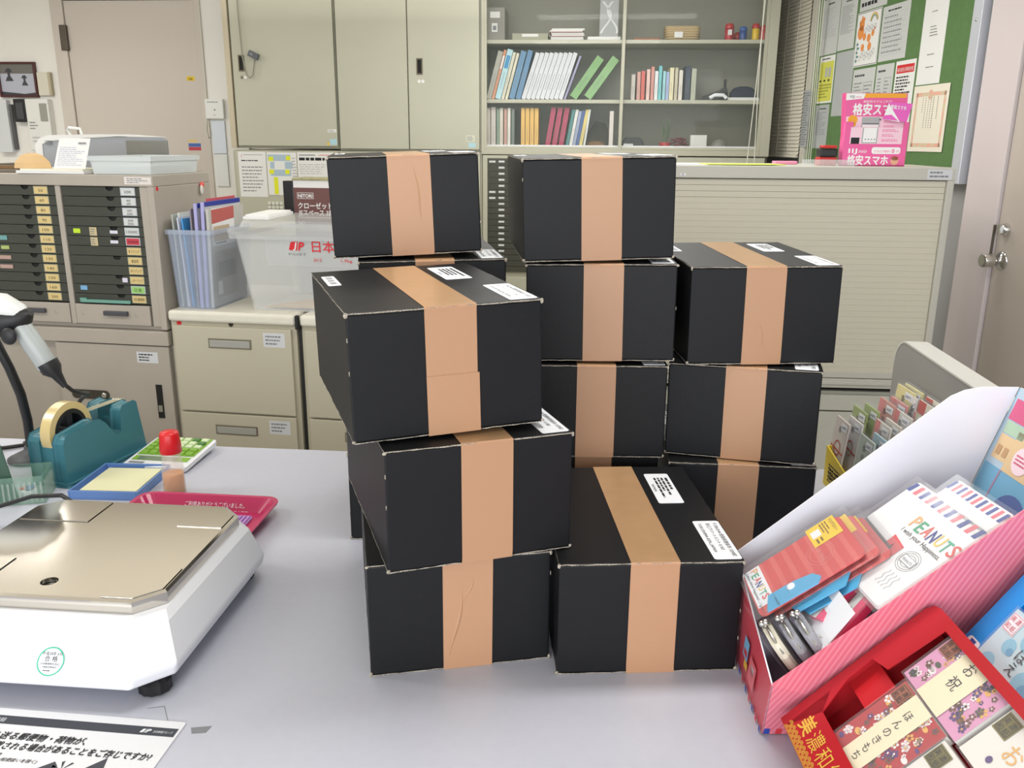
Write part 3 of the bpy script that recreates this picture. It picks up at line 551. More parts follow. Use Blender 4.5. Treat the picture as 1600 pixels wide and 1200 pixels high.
def tabs(x0, z0, x1, z1, rgb, txt=False):
    m = MB().box(x0, .0072, z0, x1, .0092, z1, c_('tab %d %d %d' % rgb, rgb, .6))
    if txt: m.front(.0072).dashes(x0 + .003, z0 + .003, x1 - .003, z1 - .003, 3, GREYINK)
    m.build('index_tab', k)
for a in ((-1.612, 1.125, -1.585, 1.141, (190, 224, 50)), (-1.548, 1.117, -1.520, 1.147, (196, 180, 140), True), (-1.548, 1.081, -1.520, 1.111, (196, 180, 140), True), (-1.468, 1.126, -1.438, 1.137, (216, 214, 226)), (-1.470, 1.091, -1.440, 1.102, (216, 214, 226)), (-1.440, .951, -1.420, .967, (216, 210, 226)), (-1.612, .918, -1.585, .934, (120, 170, 210)), (-1.915, 1.093, -1.885, 1.109, (110, 160, 160)), (-1.915, 1.059, -1.882, 1.072, (170, 184, 110)), (-1.93, 1.022, -1.880, 1.036, (180, 150, 140)), (-1.93, .988, -1.878, 1.002, (180, 150, 140))): tabs(*a)
MB().box(-1.615, .0, .873, -1.415, .007, .884, c_('teal ruler', (110, 160, 146), .5)).box(-1.615, .0, .884, -1.590, .007, .889, c_('teal ruler', (110, 160, 146), .5)).build('ruler', k)
for x0, x1 in ((-1.64, -1.342), (-1.983, -1.665)):
    dm = MB().box(x0, .002, .793, x1, .02, .866, SG); S = dm.front(.002); S.text('し', x0 + .025, .826, .016, GREYINK); S.text('し', x1 - .06, .826, .016, GREYINK); dm = dm.build('shallow_drawer', k, .002)
    MB().box((x0 + x1) / 2 - .045 + .015, -.012, .828, (x0 + x1) / 2 + .05 + .015, .001, .845, c_('dark grey pull', (74, 74, 80), .4)).build('pull_handle', dm, .002)
b = thing('steel_base_cabinet', 'scuffed warm grey steel cabinet with sliding doors carrying the form cabinet', 'cabinet', DR)
MB().box(-2.62, .03, .0, -1.278, .42, .72, SG).box(-2.62, -.002, .72, -1.278, .42, .774, SG).build('body', b, .003)
dm = MB().box(-1.745, .004, .05, -1.284, .028, .716, SG); S = dm.front(.004); labelcard(S, -1.415, .652, -1.33, .694, c_('sticker white', (206, 208, 212)), INK, n=3); dm = dm.build('sliding_door', b, .002)
MB().box(-1.350, .001, .44, -1.326, .0038, .57, DARK).box(-1.346, -.0005, .465, -1.330, .001, .49, CHROME).build('recessed_handle', dm)
m = MB().prism(rrect(-1.70, .500, -1.545, .535, .016), .003, c_('latch plate', (60, 56, 48), .4), 'y', .0005); m.T = Matrix.Translation((-1.565, .0003, .517)) @ Matrix.Rotation(R(90), 4, 'X'); m.lathe([(.011, 0), (.011, .004), (.008, .006)], CHROME, seg=16); m.build('latch', dm)
MB().box(-2.60, .032, .05, -1.75, .05, .716, SG).build('sliding_door', b, .002)
o = MB().ball((0, 0, 0), .012, c_('coral magnet', (230, 90, 80), .5), 1.2, .4, 1).ball((-.01, -.003, -.018), .014, c_('white magnet', (216, 214, 206), .5), .8, .35, 1.3); o = o.build('heart_magnet'); o.location = DR.at(-1.272, .33, 1.285); o.rotation_euler = (0, 0, R(80)); tag(o, 'small white and coral magnet on the side of the form cabinet', 'magnet')

# ------------------------------------------------------------------ filing cabinets
FS = c_('filing cabinet paint', (190, 184, 164), .45); FTOP = c_('cream cabinet top', (222, 218, 204), .5, noise=.03, nscale=20)
def filing(u, label, first):
    k = thing('filing_cabinet', label, 'filing cabinet', DR, (u, 0, 0))
    MB().box(0, .012, 0, .484, .60, .815, FS).build('body', k, .002)
    MB().box(-.002, -.006, .816, .486, .605, .857, FTOP).build('top_panel', k, .012, seg=3)
    for j, (z0, z1) in enumerate(((.480, .802), (.155, .472))):
        m = MB().box(.016, -.004, z0, .468, .012, z1, FS); S = m.front(-.004)
        labelcard(S, .362, z1 - .066, .444, z1 - .014, c_('sticker white', (206, 208, 212)), GREYINK)
        dr = m.build('drawer', k, .002)
        hx = .150; hz = z1 - .078
        MB().box(hx, -.007, hz, hx + .165, -.0035, hz + .036, c_('handle rim', (128, 122, 106), .4, metal=.4)).box(hx + .005, -.0085, hz + .004, hx + .160, -.0065, hz + .030, c_('bright handle recess', (178, 178, 172), .35, metal=.3)).build('handle', dr, .001)
    m = MB(); m.T = Matrix.Translation((.235, .012, .811)) @ Matrix.Rotation(R(90), 4, 'X'); m.lathe([(.008, 0), (.008, .004), (.003, .004)], c_('lock barrel', (60, 56, 50), .4, metal=.5), seg=14); m.build('lock', k)
    if first:
        m = MB(); m.front(.0118, 0, 0).disc(.032, .808, .0095, REDINK); m.build('round_sticker', k)
filing(-1.268, 'beige two-tone filing cabinet beside the form cabinet, clear file box standing on it', True)
filing(-.764, 'beige filing cabinet partly hidden behind the black cartons, right of the other', False)
o = tag(MB().box(-.012, 0, 0, .0, .02, .05, c_('black rubber', (24, 24, 24), .6)).build('gap_clip', bevel=.003), 'small black clip wedged between the two filing cabinets', 'clip'); place(o, DR, (-.768, -.012, .806))
o = tag(MB().box(-.01, 0, 0, .002, .5, .81, c_('black filler strip', (30, 30, 30), .6)).build('filler_strip'), 'black strip filling the gap between the two filing cabinets', 'strip'); place(o, DR, (-.768, .02, 0))

MILK = film('milky clear plastic', (228, 230, 230), .30, .25); CLEARP = film('clear blueish plastic', (200, 212, 232), .24, .15)
def bin_(name, k, x0, x1, y0, y1, z1, tx, ty, m_, rim, th=.003):
    """an open tapering plastic bin with a rim, base at z=0"""
    o1 = [(x0 + tx, y0 + ty), (x1 - tx, y0 + ty), (x1 - tx, y1 - ty), (x0 + tx, y1 - ty)]; o2 = [(x0, y0), (x1, y0), (x1, y1), (x0, y1)]
    ins = lambda P, d: [(P[0][0] + d, P[0][1] + d), (P[1][0] - d, P[1][1] + d), (P[2][0] - d, P[2][1] - d), (P[3][0] + d, P[3][1] - d)]
    Z = lambda P, z: [(a, b, z) for a, b in P]
    m = MB().loft([Z(ins(o1, th), th), Z(o1, 0), Z(o2, z1), Z(ins(o2, th), z1), Z(ins(o1, th), th)], m_, cap=False).add(Z(o1, 0), [(0, 3, 2, 1)], m_)
    b = m.build(name, k)
    r = ins(o2, -rim); MB().loft([Z(r, z1 - .016), Z(r, z1), Z(ins(o2, th), z1), Z(o2, z1 - .016), Z(r, z1 - .016)], m_, cap=False).build('rim', k)
    return b
k = thing('file_box', 'clear plastic file box full of folders on the filing cabinet', 'file box', DR, (-1.258, .03, .8575))
bin_('box_shell', k, .0, .165, 0, .315, .285, .012, .01, CLEARP, .006)
def folder(label, x, y0, y1, z0, z1, rgb, lean=0, edge=None, th=.006, draw=None, name='folder', mm=None):
    mm = mm or c_('folder %d %d %d' % rgb, rgb, .5); m = MB().box(0, y0, 0, th, y1, z1 - z0, mm)
    if edge: m.box(-.002, y0, z1 - z0 - .016, th + .002, y1, z1 - z0, edge).box(-.003, y0 - .002, 0, th + .003, y0 + .004, z1 - z0, c_('lilac spine', (170, 168, 214), .4))
    if draw: draw(Surf(m, (th, y0, 0), (0, 1, 0), (0, 0, 1)))
    o = m.build(name); o.location = DR.at(-1.258 + x, .03, z0); o.rotation_euler = (0, R(lean), DR.yaw); return tag(o, label, 'folder')
BLUE = c_('blue spine bar', (44, 58, 150), .4)
folder('grey translucent folder at the back left of the clear file box', .020, .02, .28, .862, 1.195, (172, 178, 172), -2)
folder('white folder with a green tab in the clear file box', .034, .03, .29, .862, 1.20, (206, 210, 206), -1, draw=None)
folder('silvery plastic folder in the clear file box', .048, .015, .28, .862, 1.185, (196, 200, 214), -3)
folder('bright blue folder in the clear file box', .062, .02, .28, .862, 1.18, (70, 150, 214), -3)
folder('brownish grey folder in the middle of the clear file box', .080, .02, .29, .862, 1.215, (140, 130, 140), 0)
folder('clear folder with a blue top bar and lilac spine in the clear file box', .098, .015, .29, .862, 1.235, (200, 200, 214), 1, BLUE)
folder('second clear folder with a blue top bar, nearer the storage bin', .116, .02, .30, .862, 1.24, (204, 204, 208), 2, BLUE)
folder('pink red folder edge showing at the back of the clear file box', .108, .08, .30, .862, 1.248, (204, 90, 100), 1, th=.003)
def leafl(S):
    S.rect(.02, .22, .19, .355, PAPER, 1); S.poly([(.02, .30), (.19, .31), (.19, .355), (.02, .35)], c_('dull red print', (186, 96, 90)), 2); S.rect(.03, .235, .15, .29, c_('tan print', (190, 170, 140)), 2); S.dashes(.04, .224, .17, .234, 1, INK, 3)
    S.rect(.03, .03, .20, .20, c_('grey beige print', (176, 170, 158)), 1); S.rect(.05, .10, .18, .16, c_('taupe print', (150, 140, 130)), 2); S.rect(.04, .04, .075, .09, PAPER, 2)
folder('thick folder with red and tan leaflets facing the storage bin', .134, .02, .29, .862, 1.215, (190, 188, 182), 1.5, th=.010, draw=leafl)

k = thing('storage_bin', 'translucent storage bin with red post lettering on the filing cabinet', 'storage bin', DR, (-1.008, .045, .8575))
bx = bin_('bin_shell', k, .0, .56, 0, .40, .275, .045, .02, MILK, .016, .004)
m = MB(); fy = lambda z: .02 * (1 - z / .275) - .0008
S = Surf(m, (0, .02 - .0012, 0), (1, 0, 0), (0, -.0726, 1)); 
m.hexa([(.11, fy(.165), .165), (.47, fy(.165), .165), (.47, fy(.165) + .003, .165), (.11, fy(.165) + .003, .165), (.11, fy(.262) - .003, .262), (.47, fy(.262) - .003, .262), (.47, fy(.262), .262), (.11, fy(.262), .262)], MILK)
S = Surf(m, (0, fy(.165) - .0035, .165), (1, 0, 0), (0, -.07, 1))
JR = c_('post red print', (214, 40, 48), .5)
def jp(S, x, y, h, col, paper, l=1):
    """slanted block holding a J, then a P"""
    S.poly([(x, y + .12 * h), (x + .06 * h, y), (x + .98 * h, y), (x + 1.16 * h, y + h), (x + .42 * h, y + h), (x + .24 * h, y + .9 * h)], col, l)
    S.text('J', x + .56 * h, y + .22 * h, h * 1.02, paper, l=l + 1, bold=.035, shear=.22); S.text('P', x + 1.16 * h, y + .02 * h, h * 1.34, col, l=l + 1, bold=.04, shear=.22)
jp(S, .20, .058, .030, JR, PAPER); S.text('POST', .198, .040, .012, GREYINK, w=.066); S.text('日本郵便', .286, .056, .044, JR, w=.175, l=1, bold=.01); S.text('2012', .288, .020, .015, JR, w=.03); S.text('1.9kg', .39, .020, .015, JR, w=.04)
m.build('printed_panel', k)
zt = .276; m = MB().loft([[(x, y, z) for x, y in ((-.018 + d, -.018 + d), (.578 - d, -.018 + d), (.578 - d, .418 - d), (-.018 + d, .418 - d))] for d, z in ((0, zt), (0, zt + .018), (.03, zt + .022), (.04, zt + .045))], MILK); m.build('lid', k)
o = MB().prism([(.0, 0), (.22, 0), (.22, .16), (.10, .17)], .004, c_('brown cardboard', (196, 164, 120), .8), 'z').build('cardboard_piece'); place(o, DR, (-.93, .09, .864)); tag(o, 'brown cardboard piece lying inside the translucent storage bin', 'cardboard')
o = MB().box(0, 0, 0, .095, .26, .010, PAPER).box(.006, .01, .010, .09, .25, .016, PAPER).build('paper_stack'); place(o, DR, (-1.0, .10, .8575 + .3215), 4); tag(o, 'thin white paper stack on the lid of the storage bin', 'papers')
k = thing('furniture_carton', 'brown and white cardboard carton with white katakana behind the storage bin', 'carton', DR, (-.962, .475, .8575))
NB = c_('carton brown print', (104, 66, 62), .6); m = MB().box(0, 0, 0, .42, .13, .445, c_('white carton', (218, 216, 214), .6)); S = m.front(0)
S.rect(.0, .16, .42, .415, NB); S.frame(.014, .372, .082, .396, .0015, PAPER, 2); S.text('NITORI', .019, .377, .019, PAPER, w=.058, bold=.03)
S.text('クローゼットチェスト', .016, .335, .027, PAPER, w=.24, bold=.02); S.text('JEスペース 3段', .016, .308, .026, PAPER, w=.148, bold=.02); S.rect(.016, .298, .4, .2995, PAPER, 2); S.text('NO.', .016, .27, .022, PAPER, w=.028)
m.build('carton_body', k, .003); MB().box(-.004, -.006, .443, .42, .132, .452, c_('torn carton edge', (150, 146, 110), .8, noise=.3, nscale=40)).build('top_flap', k, .002)
o = MB().loft([[(a, b, z) for a, b in ((-.045, 0), (-.0, 0), (.0, .05), (-.045, .05))] for z in (.31, .36, .44)] , c_('black bag plastic', (24, 24, 24), .3, bump=.5, bscale=30)).build('black_bag_flap', k, .004)

# ------------------------------------------------------------------ on the form cabinet
TZ = 1.333
k = thing('printer', 'grey and white desktop printer lying on the form cabinet', 'printer', DR, (-2.035, .43, 1.3245))
PB_ = MB().box(-2.25, .42, 1.30, -1.47, .70, 1.324, STEELG)
for x, y in ((-2.23, .44), (-1.49, .44), (-2.23, .68), (-1.49, .68)): PB_.box(x - .015, y - .015, 0, x + .015, y + .015, 1.30, STEELG)
tag(place(PB_.build('printer_stand'), DR, (0, 0, 0)), 'grey steel stand behind the form cabinet carrying the printer', 'stand')
PG = c_('printer grey', (158, 162, 168), .4); PW = c_('printer white', (226, 226, 224), .35)
m = MB(); sec = [(0, 0), (.58, 0), (.58, .125), (.56, .135), (.06, .138), (.02, .125), (0, .1)]; m.loft([[(a * q, yy, b) for a, b in sec] for yy, q in ((0, 1), (.24, .72))], PG); m.build('body', k, .006)
MB().loft([[(a * q, yy, b) for a, b in [(-.004, .10), (.02, .129), (.06, .141), (.29, .146), (.42, .146), (.50, .142), (.58, .137), (.58, .1365), (.36, .138), (.2, .130), (.06, .118), (.03, .105), (.028, .06), (-.004, .06)]] for yy, q in ((-.004, 1), (.244, .72))], PW).build('cover', k, .003)
MB().box(.40, -.006, .03, .578, .0, .124, c_('printer dark panel', (128, 128, 122), .4)).build('side_panel', k, .004)
m = MB(); [m.box(.045, -.0055, .105 + i * .006, .075, -.003, .108 + i * .006, GREYINK) for i in range(3)]; m.build('vent', k)
m = MB().tube([(.09, .1, .142), (.075, .1, .165), (.085, .1, .172), (.135, .1, .168), (.14, .1, .145)], .006, PW, 8); m.build('handle', k)
FR_ = film('frosted tray plastic', (226, 232, 232), .62, .35)
k = thing('letter_tray', 'frosted white plastic tray on the corner of the form cabinet', 'tray', DR, (-1.525, .02, TZ))
bin_('tray_shell', k, 0, .235, 0, .33, .062, .008, .008, FR_, .004, .003)
m = MB(); 
for i in range(4): m.box(.02, .02, .004 + i * .006, .215, .30, .009 + i * .006, PAPER if i % 2 else c_('pale blue paper', (196, 214, 224), .7))
tag(place(m.build('paper_stack'), DR, (-1.525, .02, TZ + .001)), 'white and pale blue papers inside the frosted tray', 'papers')
o = MB().box(0, 0, 0, .26, .2, .010, PAPER).box(.01, .01, .010, .25, .19, .016, c_('cream paper', (224, 220, 200), .7)).build('paper_stack'); tag(place(o, DR, (-1.80, -.005, TZ), 2), 'flat white papers at the front edge of the form cabinet top', 'papers')
m = MB(); w_, h_ = .125, .105; m.hexa([(0, 0, 0), (w_, 0, 0), (w_, .001, 0), (0, .001, 0), (.002, .05, h_), (w_ - .004, .055, h_), (w_ - .004, .056, h_), (.002, .051, h_)], PAPER)
S = Surf(m, (0, 0, 0), (1, 0, 0), (0, .05, h_)); S.dashes(.01, .01, .115, .085, 10, c_('blue grey handwriting', (150, 156, 190), .8), 1, .2); S.dashes(.08, .09, .115, .105, 1, GREYINK)
tag(place(m.build('order_slip'), DR, (-1.675, .03, TZ + .0165)), 'handwritten white slip leaning against the printer', 'slip')
m = MB(); m.loft([[(x * s_, y * s_ * .7, z) for x, y in ((-.06, -.03), (.02, -.045), (.07, -.01), (.05, .04), (-.05, .05))] for s_, z in ((1, 0), (.95, .02), (.6, .045), (.25, .052))], c_('brown envelope paper', (214, 180, 132), .8))
tag(place(m.build('crumpled_envelope', bevel=.004), DR, (-1.77, .05, TZ + .0165), 10), 'crumpled brown envelope at the left on the form cabinet', 'envelope')
m = MB().box(-.07, 0, 0, .06, .2, .012, c_('dark grey tray', (120, 112, 100), .5)).box(-.07, .0, .012, -.06, .2, .03, c_('dark grey tray', (120, 112, 100))).box(-.06, 0, .012, .06, .01, .024, BROWN)
tag(place(m.build('pen_tray', bevel=.002), DR, (-1.90, .06, TZ)), 'grey brown pen tray at the left picture edge on the form cabinet', 'tray')


# ------------------------------------------------------------------ low shutter cabinet
TG = c_('shutter cabinet frame paint', (192, 190, 180), .4); SH = c_('cream shutter slat', (204, 199, 182), .5)
k = thing('shutter_cabinet', 'low cream cabinet with a closed roller shutter behind the black cartons', 'cabinet', TB)
m = MB().box(.36, .0, 1.334, 1.56, .45, 1.378, TG).box(.36, 0, .565, .385, .45, 1.334, TG).box(1.536, 0, .565, 1.56, .45, 1.334, TG).box(.385, .43, .6, 1.536, .45, 1.334, TG).box(.385, .0, .565, 1.536, .45, .60, TG).box(.385, -.006, .578, 1.536, .002, .592, TG)
S = m.front(0); labelcard(S, 1.463, 1.337, 1.548, 1.372, c_('sticker white', (206, 208, 212)), GREYINK, n=2)
S.rect(.60, 1.342, .622, 1.350, PAPER); S.text('用', .606, 1.3425, .008, c_('blue print', (60, 80, 160)))
m.build('frame', k, .003)
m = MB(); n = 34; z0, z1 = .602, 1.332; h = (z1 - z0) / n
for i in range(n): m.box(.386, .014, z0 + i * h, 1.535, .024, z0 + (i + 1) * h - (.0003 if i < n - 4 else .0010), SH)
m.build('shutter', k)
MB().box(.386, .010, .602, 1.535, .016, .625, TG).build('shutter_rail', k, .002)
b = thing('steel_base_cabinet', 'pale steel cabinet under the low shutter cabinet', 'cabinet', TB)
PB = c_('pale base paint', (190, 190, 178), .45)
MB().box(.36, .03, 0, 1.56, .44, .545, PB).box(.37, .05, .545, 1.55, .43, .5645, DARK).build('body', b, .002)
for x0, x1 in ((.365, .958), (.962, 1.555)): MB().box(x0, .006, .05, x1, .029, .468, PB).build('door', b, .002)
MB().box(.365, .006, .474, 1.555, .029, .535, PB).build('top_band', b, .002)
# on top of it
TT = 1.3785
PK = c_('pink leaflet ink', (232, 96, 160), .5); PKL = c_('pale pink print', (244, 206, 222), .6); ORG = c_('orange print', (240, 170, 50), .6)
k = thing('leaflet_holder', 'pink cardboard holder of phone leaflets standing on the low shutter cabinet', 'leaflet holder', TB, (1.19, .12, TT))
m = MB().box(.008, 0, 0, .232, .05, .004, PK).box(.008, .0, 0, .232, .003, .135, PK).box(.008, .0, .135, .035, .003, .155, PK).box(.215, 0, .135, .232, .003, .155, PK).box(.008, .047, 0, .232, .05, .24, PK).box(.008, .003, .0, .011, .047, .155, PK).box(.229, .003, 0, .232, .047, .155, PK)
S = m.front(0); W_ = c_('white print', (240, 240, 240), .6)
S.rect(.028, .078, .212, .136, PKL, 1); S.text('IIJ', .028, .046, .022, W_, w=.03, bold=.03); S.text('mio', .063, .046, .02, W_, w=.03, shear=.3); S.poly(rrect(.11, .043, .212, .067, .008), W_, 1); S.text('カタログ無料!', .118, .048, .011, PK, w=.058); S.text('0', .182, .047, .02, PK, bold=.03); S.text('円', .198, .048, .011, PK)
S.text('格安スマホ', .026, .006, .038, W_, w=.145, bold=.03); S.disc(.195, .018, .014, c_('face print', (226, 170, 140)), 1); S.disc(.195, .028, .013, c_('hair print', (170, 90, 60)), 1, ry=.008)
S.rect(.032, .078, .062, .10, INK, 2); S.rect(.07, .08, .125, .134, SHEETG, 2); S.rect(.074, .084, .121, .134, W_, 3)
for a in range(4): S.rect(.08 + a * .011, .092, .085 + a * .011, .096, GREYINK, 4)
for a in range(3): S.dashes(.14, .086 + .017 * a, .205, .096 + .017 * a, 2, PK, 2)
m.build('holder_box', k, .001)
for j in range(4):
    y = .010 + j * .008; m = MB().hexa([(.012, y, .004), (.228, y, .004), (.228, y + .005, .004), (.012, y + .005, .004), (.004 - j * .002, y + .012, .255), (.222 - j * .002, y + .012, .255), (.222 - j * .002, y + .017, .255), (.004 - j * .002, y + .017, .255)], PK if j else PK)
    if j == 0:
        S = Surf(m, (.008, y, .004), (1, 0, 0), (0, .0475, 1)); S.rect(-.003, .235, .21, .25, ORG, 1); S.poly([(-.002, .25), (.065, .25), (.060, .232), (-.002, .226)], W_, 2); S.text('IIJ', .012, .235, .012, GREYINK, w=.014, l=3, bold=.02); S.text('mio', .03, .235, .011, PK, w=.022, l=3, shear=.3)
        S.text('格安スマホ', .026, .178, .044, W_, w=.17, bold=.03); S.text('無制限モデルご利用', .06, .218, .010, W_, w=.10); S.rect(.004, .0, .212, .17, PKL, 1); S.disc(.028, .158, .017, ORG, 2); S.rect(.016, .136, .04, .146, ORG, 2)
        S.rect(.06, .10, .125, .168, SHEETG, 2); S.rect(.064, .10, .121, .15, W_, 3); S.rect(.064, .142, .121, .149, GREYINK, 4); S.text('★', .12, .155, .012, INK)
        for a in range(3): S.dashes(.14, .112 + .018 * a, .205, .122 + .018 * a, 2, PK, 2)
    m.build('leaflet', k)
m = MB().hexa([(.135, -.004, .165), (.22, -.004, .155), (.22, -.002, .155), (.135, -.002, .165), (.155, .006, .225), (.238, .006, .218), (.238, .008, .218), (.155, .008, .225)], c_('magenta stripe card', (228, 100, 190), .5)); S = Surf(m, (.135, -.004, .16), (1, -0.0, -.1), (0, .15, 1)); S.poly([(.0, .005), (.062, .0), (.018, .062)], W_, 2); S.text('格安スマホ', .026, .045, .016, W_, w=.055, bold=.02)
m.build('card_tab', k)
k = thing('stamp_pad', 'red and black stamp pad box beside the pink leaflet holder', 'stamp pad', TB, (1.115, .12, TT))
MB().box(0, 0, 0, .065, .06, .030, c_('red stamp plastic', (190, 40, 44), .4)).build('base', k, .004); MB().box(.002, .0, .031, .066, .06, .060, BLACK).box(.01, .0, .061, .062, .055, .072, c_('red stamp plastic', (190, 40, 44), .4)).build('lid', k, .005)
o = MB().prism([(0, 0), (.28, .02), (.25, .12), (-.02, .1)], .003, c_('lime paper', (206, 220, 90), .7)).build('lime_leaflet'); tag(place(o, TB, (.70, .02, TT + .002)), 'lime green leaflet lying on the low shutter cabinet', 'leaflet')
o = MB().box(0, 0, 0, .25, .18, .0018, PAPER).build('paper_sheet'); tag(place(o, TB, (.50, .02, TT), 3), 'white paper lying on the low shutter cabinet beside the lime leaflet', 'paper')
o = MB().box(0, 0, 0, .085, .05, .012, c_('pink packet', (232, 150, 180), .5)).build('pink_packet', bevel=.003); tag(place(o, TB, (.99, .26, TT), 4), 'small pink packet at the back of the low shutter cabinet', 'packet')
o = MB().box(0, 0, 0, .19, .002, .022, film('acrylic strip', (230, 234, 234), .3, .1)).build('acrylic_strip'); tag(place(o, TB, (1.05, .10, TT)), 'clear acrylic strip standing in front of the stamp pad', 'strip')

# ------------------------------------------------------------------ counter
CT = c_('counter laminate', (187, 189, 201), .38, noise=.015, nscale=60)
CTE = c_('counter edge strip', (150, 146, 138), .5)
k = thing('service_counter', 'pale grey laminate counter with the black cartons on top', 'counter')
fy_ = lambda x: 2.024 - .085 * x
MB().prism([(-2.6, .42), (.770, .42), (.935, fy_(.955)), (-2.6, fy_(-2.6))], .030, CT, 'z', .670).build('counter_top', k, .003)
MB().prism([(-2.58, .50), (.76, .50), (.90, fy_(.955) - .08), (-2.58, fy_(-2.6) - .08)], .669, c_('counter panel', (196, 194, 186), .6), 'z', 0).build('counter_base', k)
m = MB(); S = m.top(.7); S.poly([(-.425, .990), (-.398, .994), (-.402, .980), (-.420, .978)], GREYINK, 1); m.build('sticker_residue', k)
m = MB(); S = m.top(.7)
for a, b in (((-.50, 1.03), (-.478, 1.035)), ((-.478, 1.035), (-.458, .998))):
    d = Vector((b[0] - a[0], b[1] - a[1])); n = Vector((-d.y, d.x)).normalized() * .0005; S.poly([(a[0] - n.x, a[1] - n.y), (b[0] - n.x, b[1] - n.y), (b[0] + n.x, b[1] + n.y), (a[0] + n.x, a[1] + n.y)], GREYINK, 1)
m.build('scratch_marks', k)
k = thing('divider_panel', 'grey partition with rounded top corner at the end of the counter behind the gift envelopes', 'partition', FR(.962, 2.12, 84.0 - 180))
m = MB(); P = [(0, 0), (1.2, 0), (1.2, .992)] + [(.07 - .07 * math.sin(R(a)), .922 + .07 * math.cos(R(a))) for a in (0, 15, 30, 45, 60, 75, 90)]
m.prism(P, .05, c_('partition grey', (150, 148, 146), .45), 'y', 0.); m.build('panel', k, .002)
m = MB(); Q = P[2:]; 
m.loft([[(q[0] + (0), y, q[1] + .0) for y in (-.001, .051)] + [(q[0] - .003 * (i > 1), y, q[1] + .004) for y in (.051, -.001)] for i, q in enumerate(Q)], c_('partition edge', (206, 206, 200), .4)); m.build('edge_trim', k)

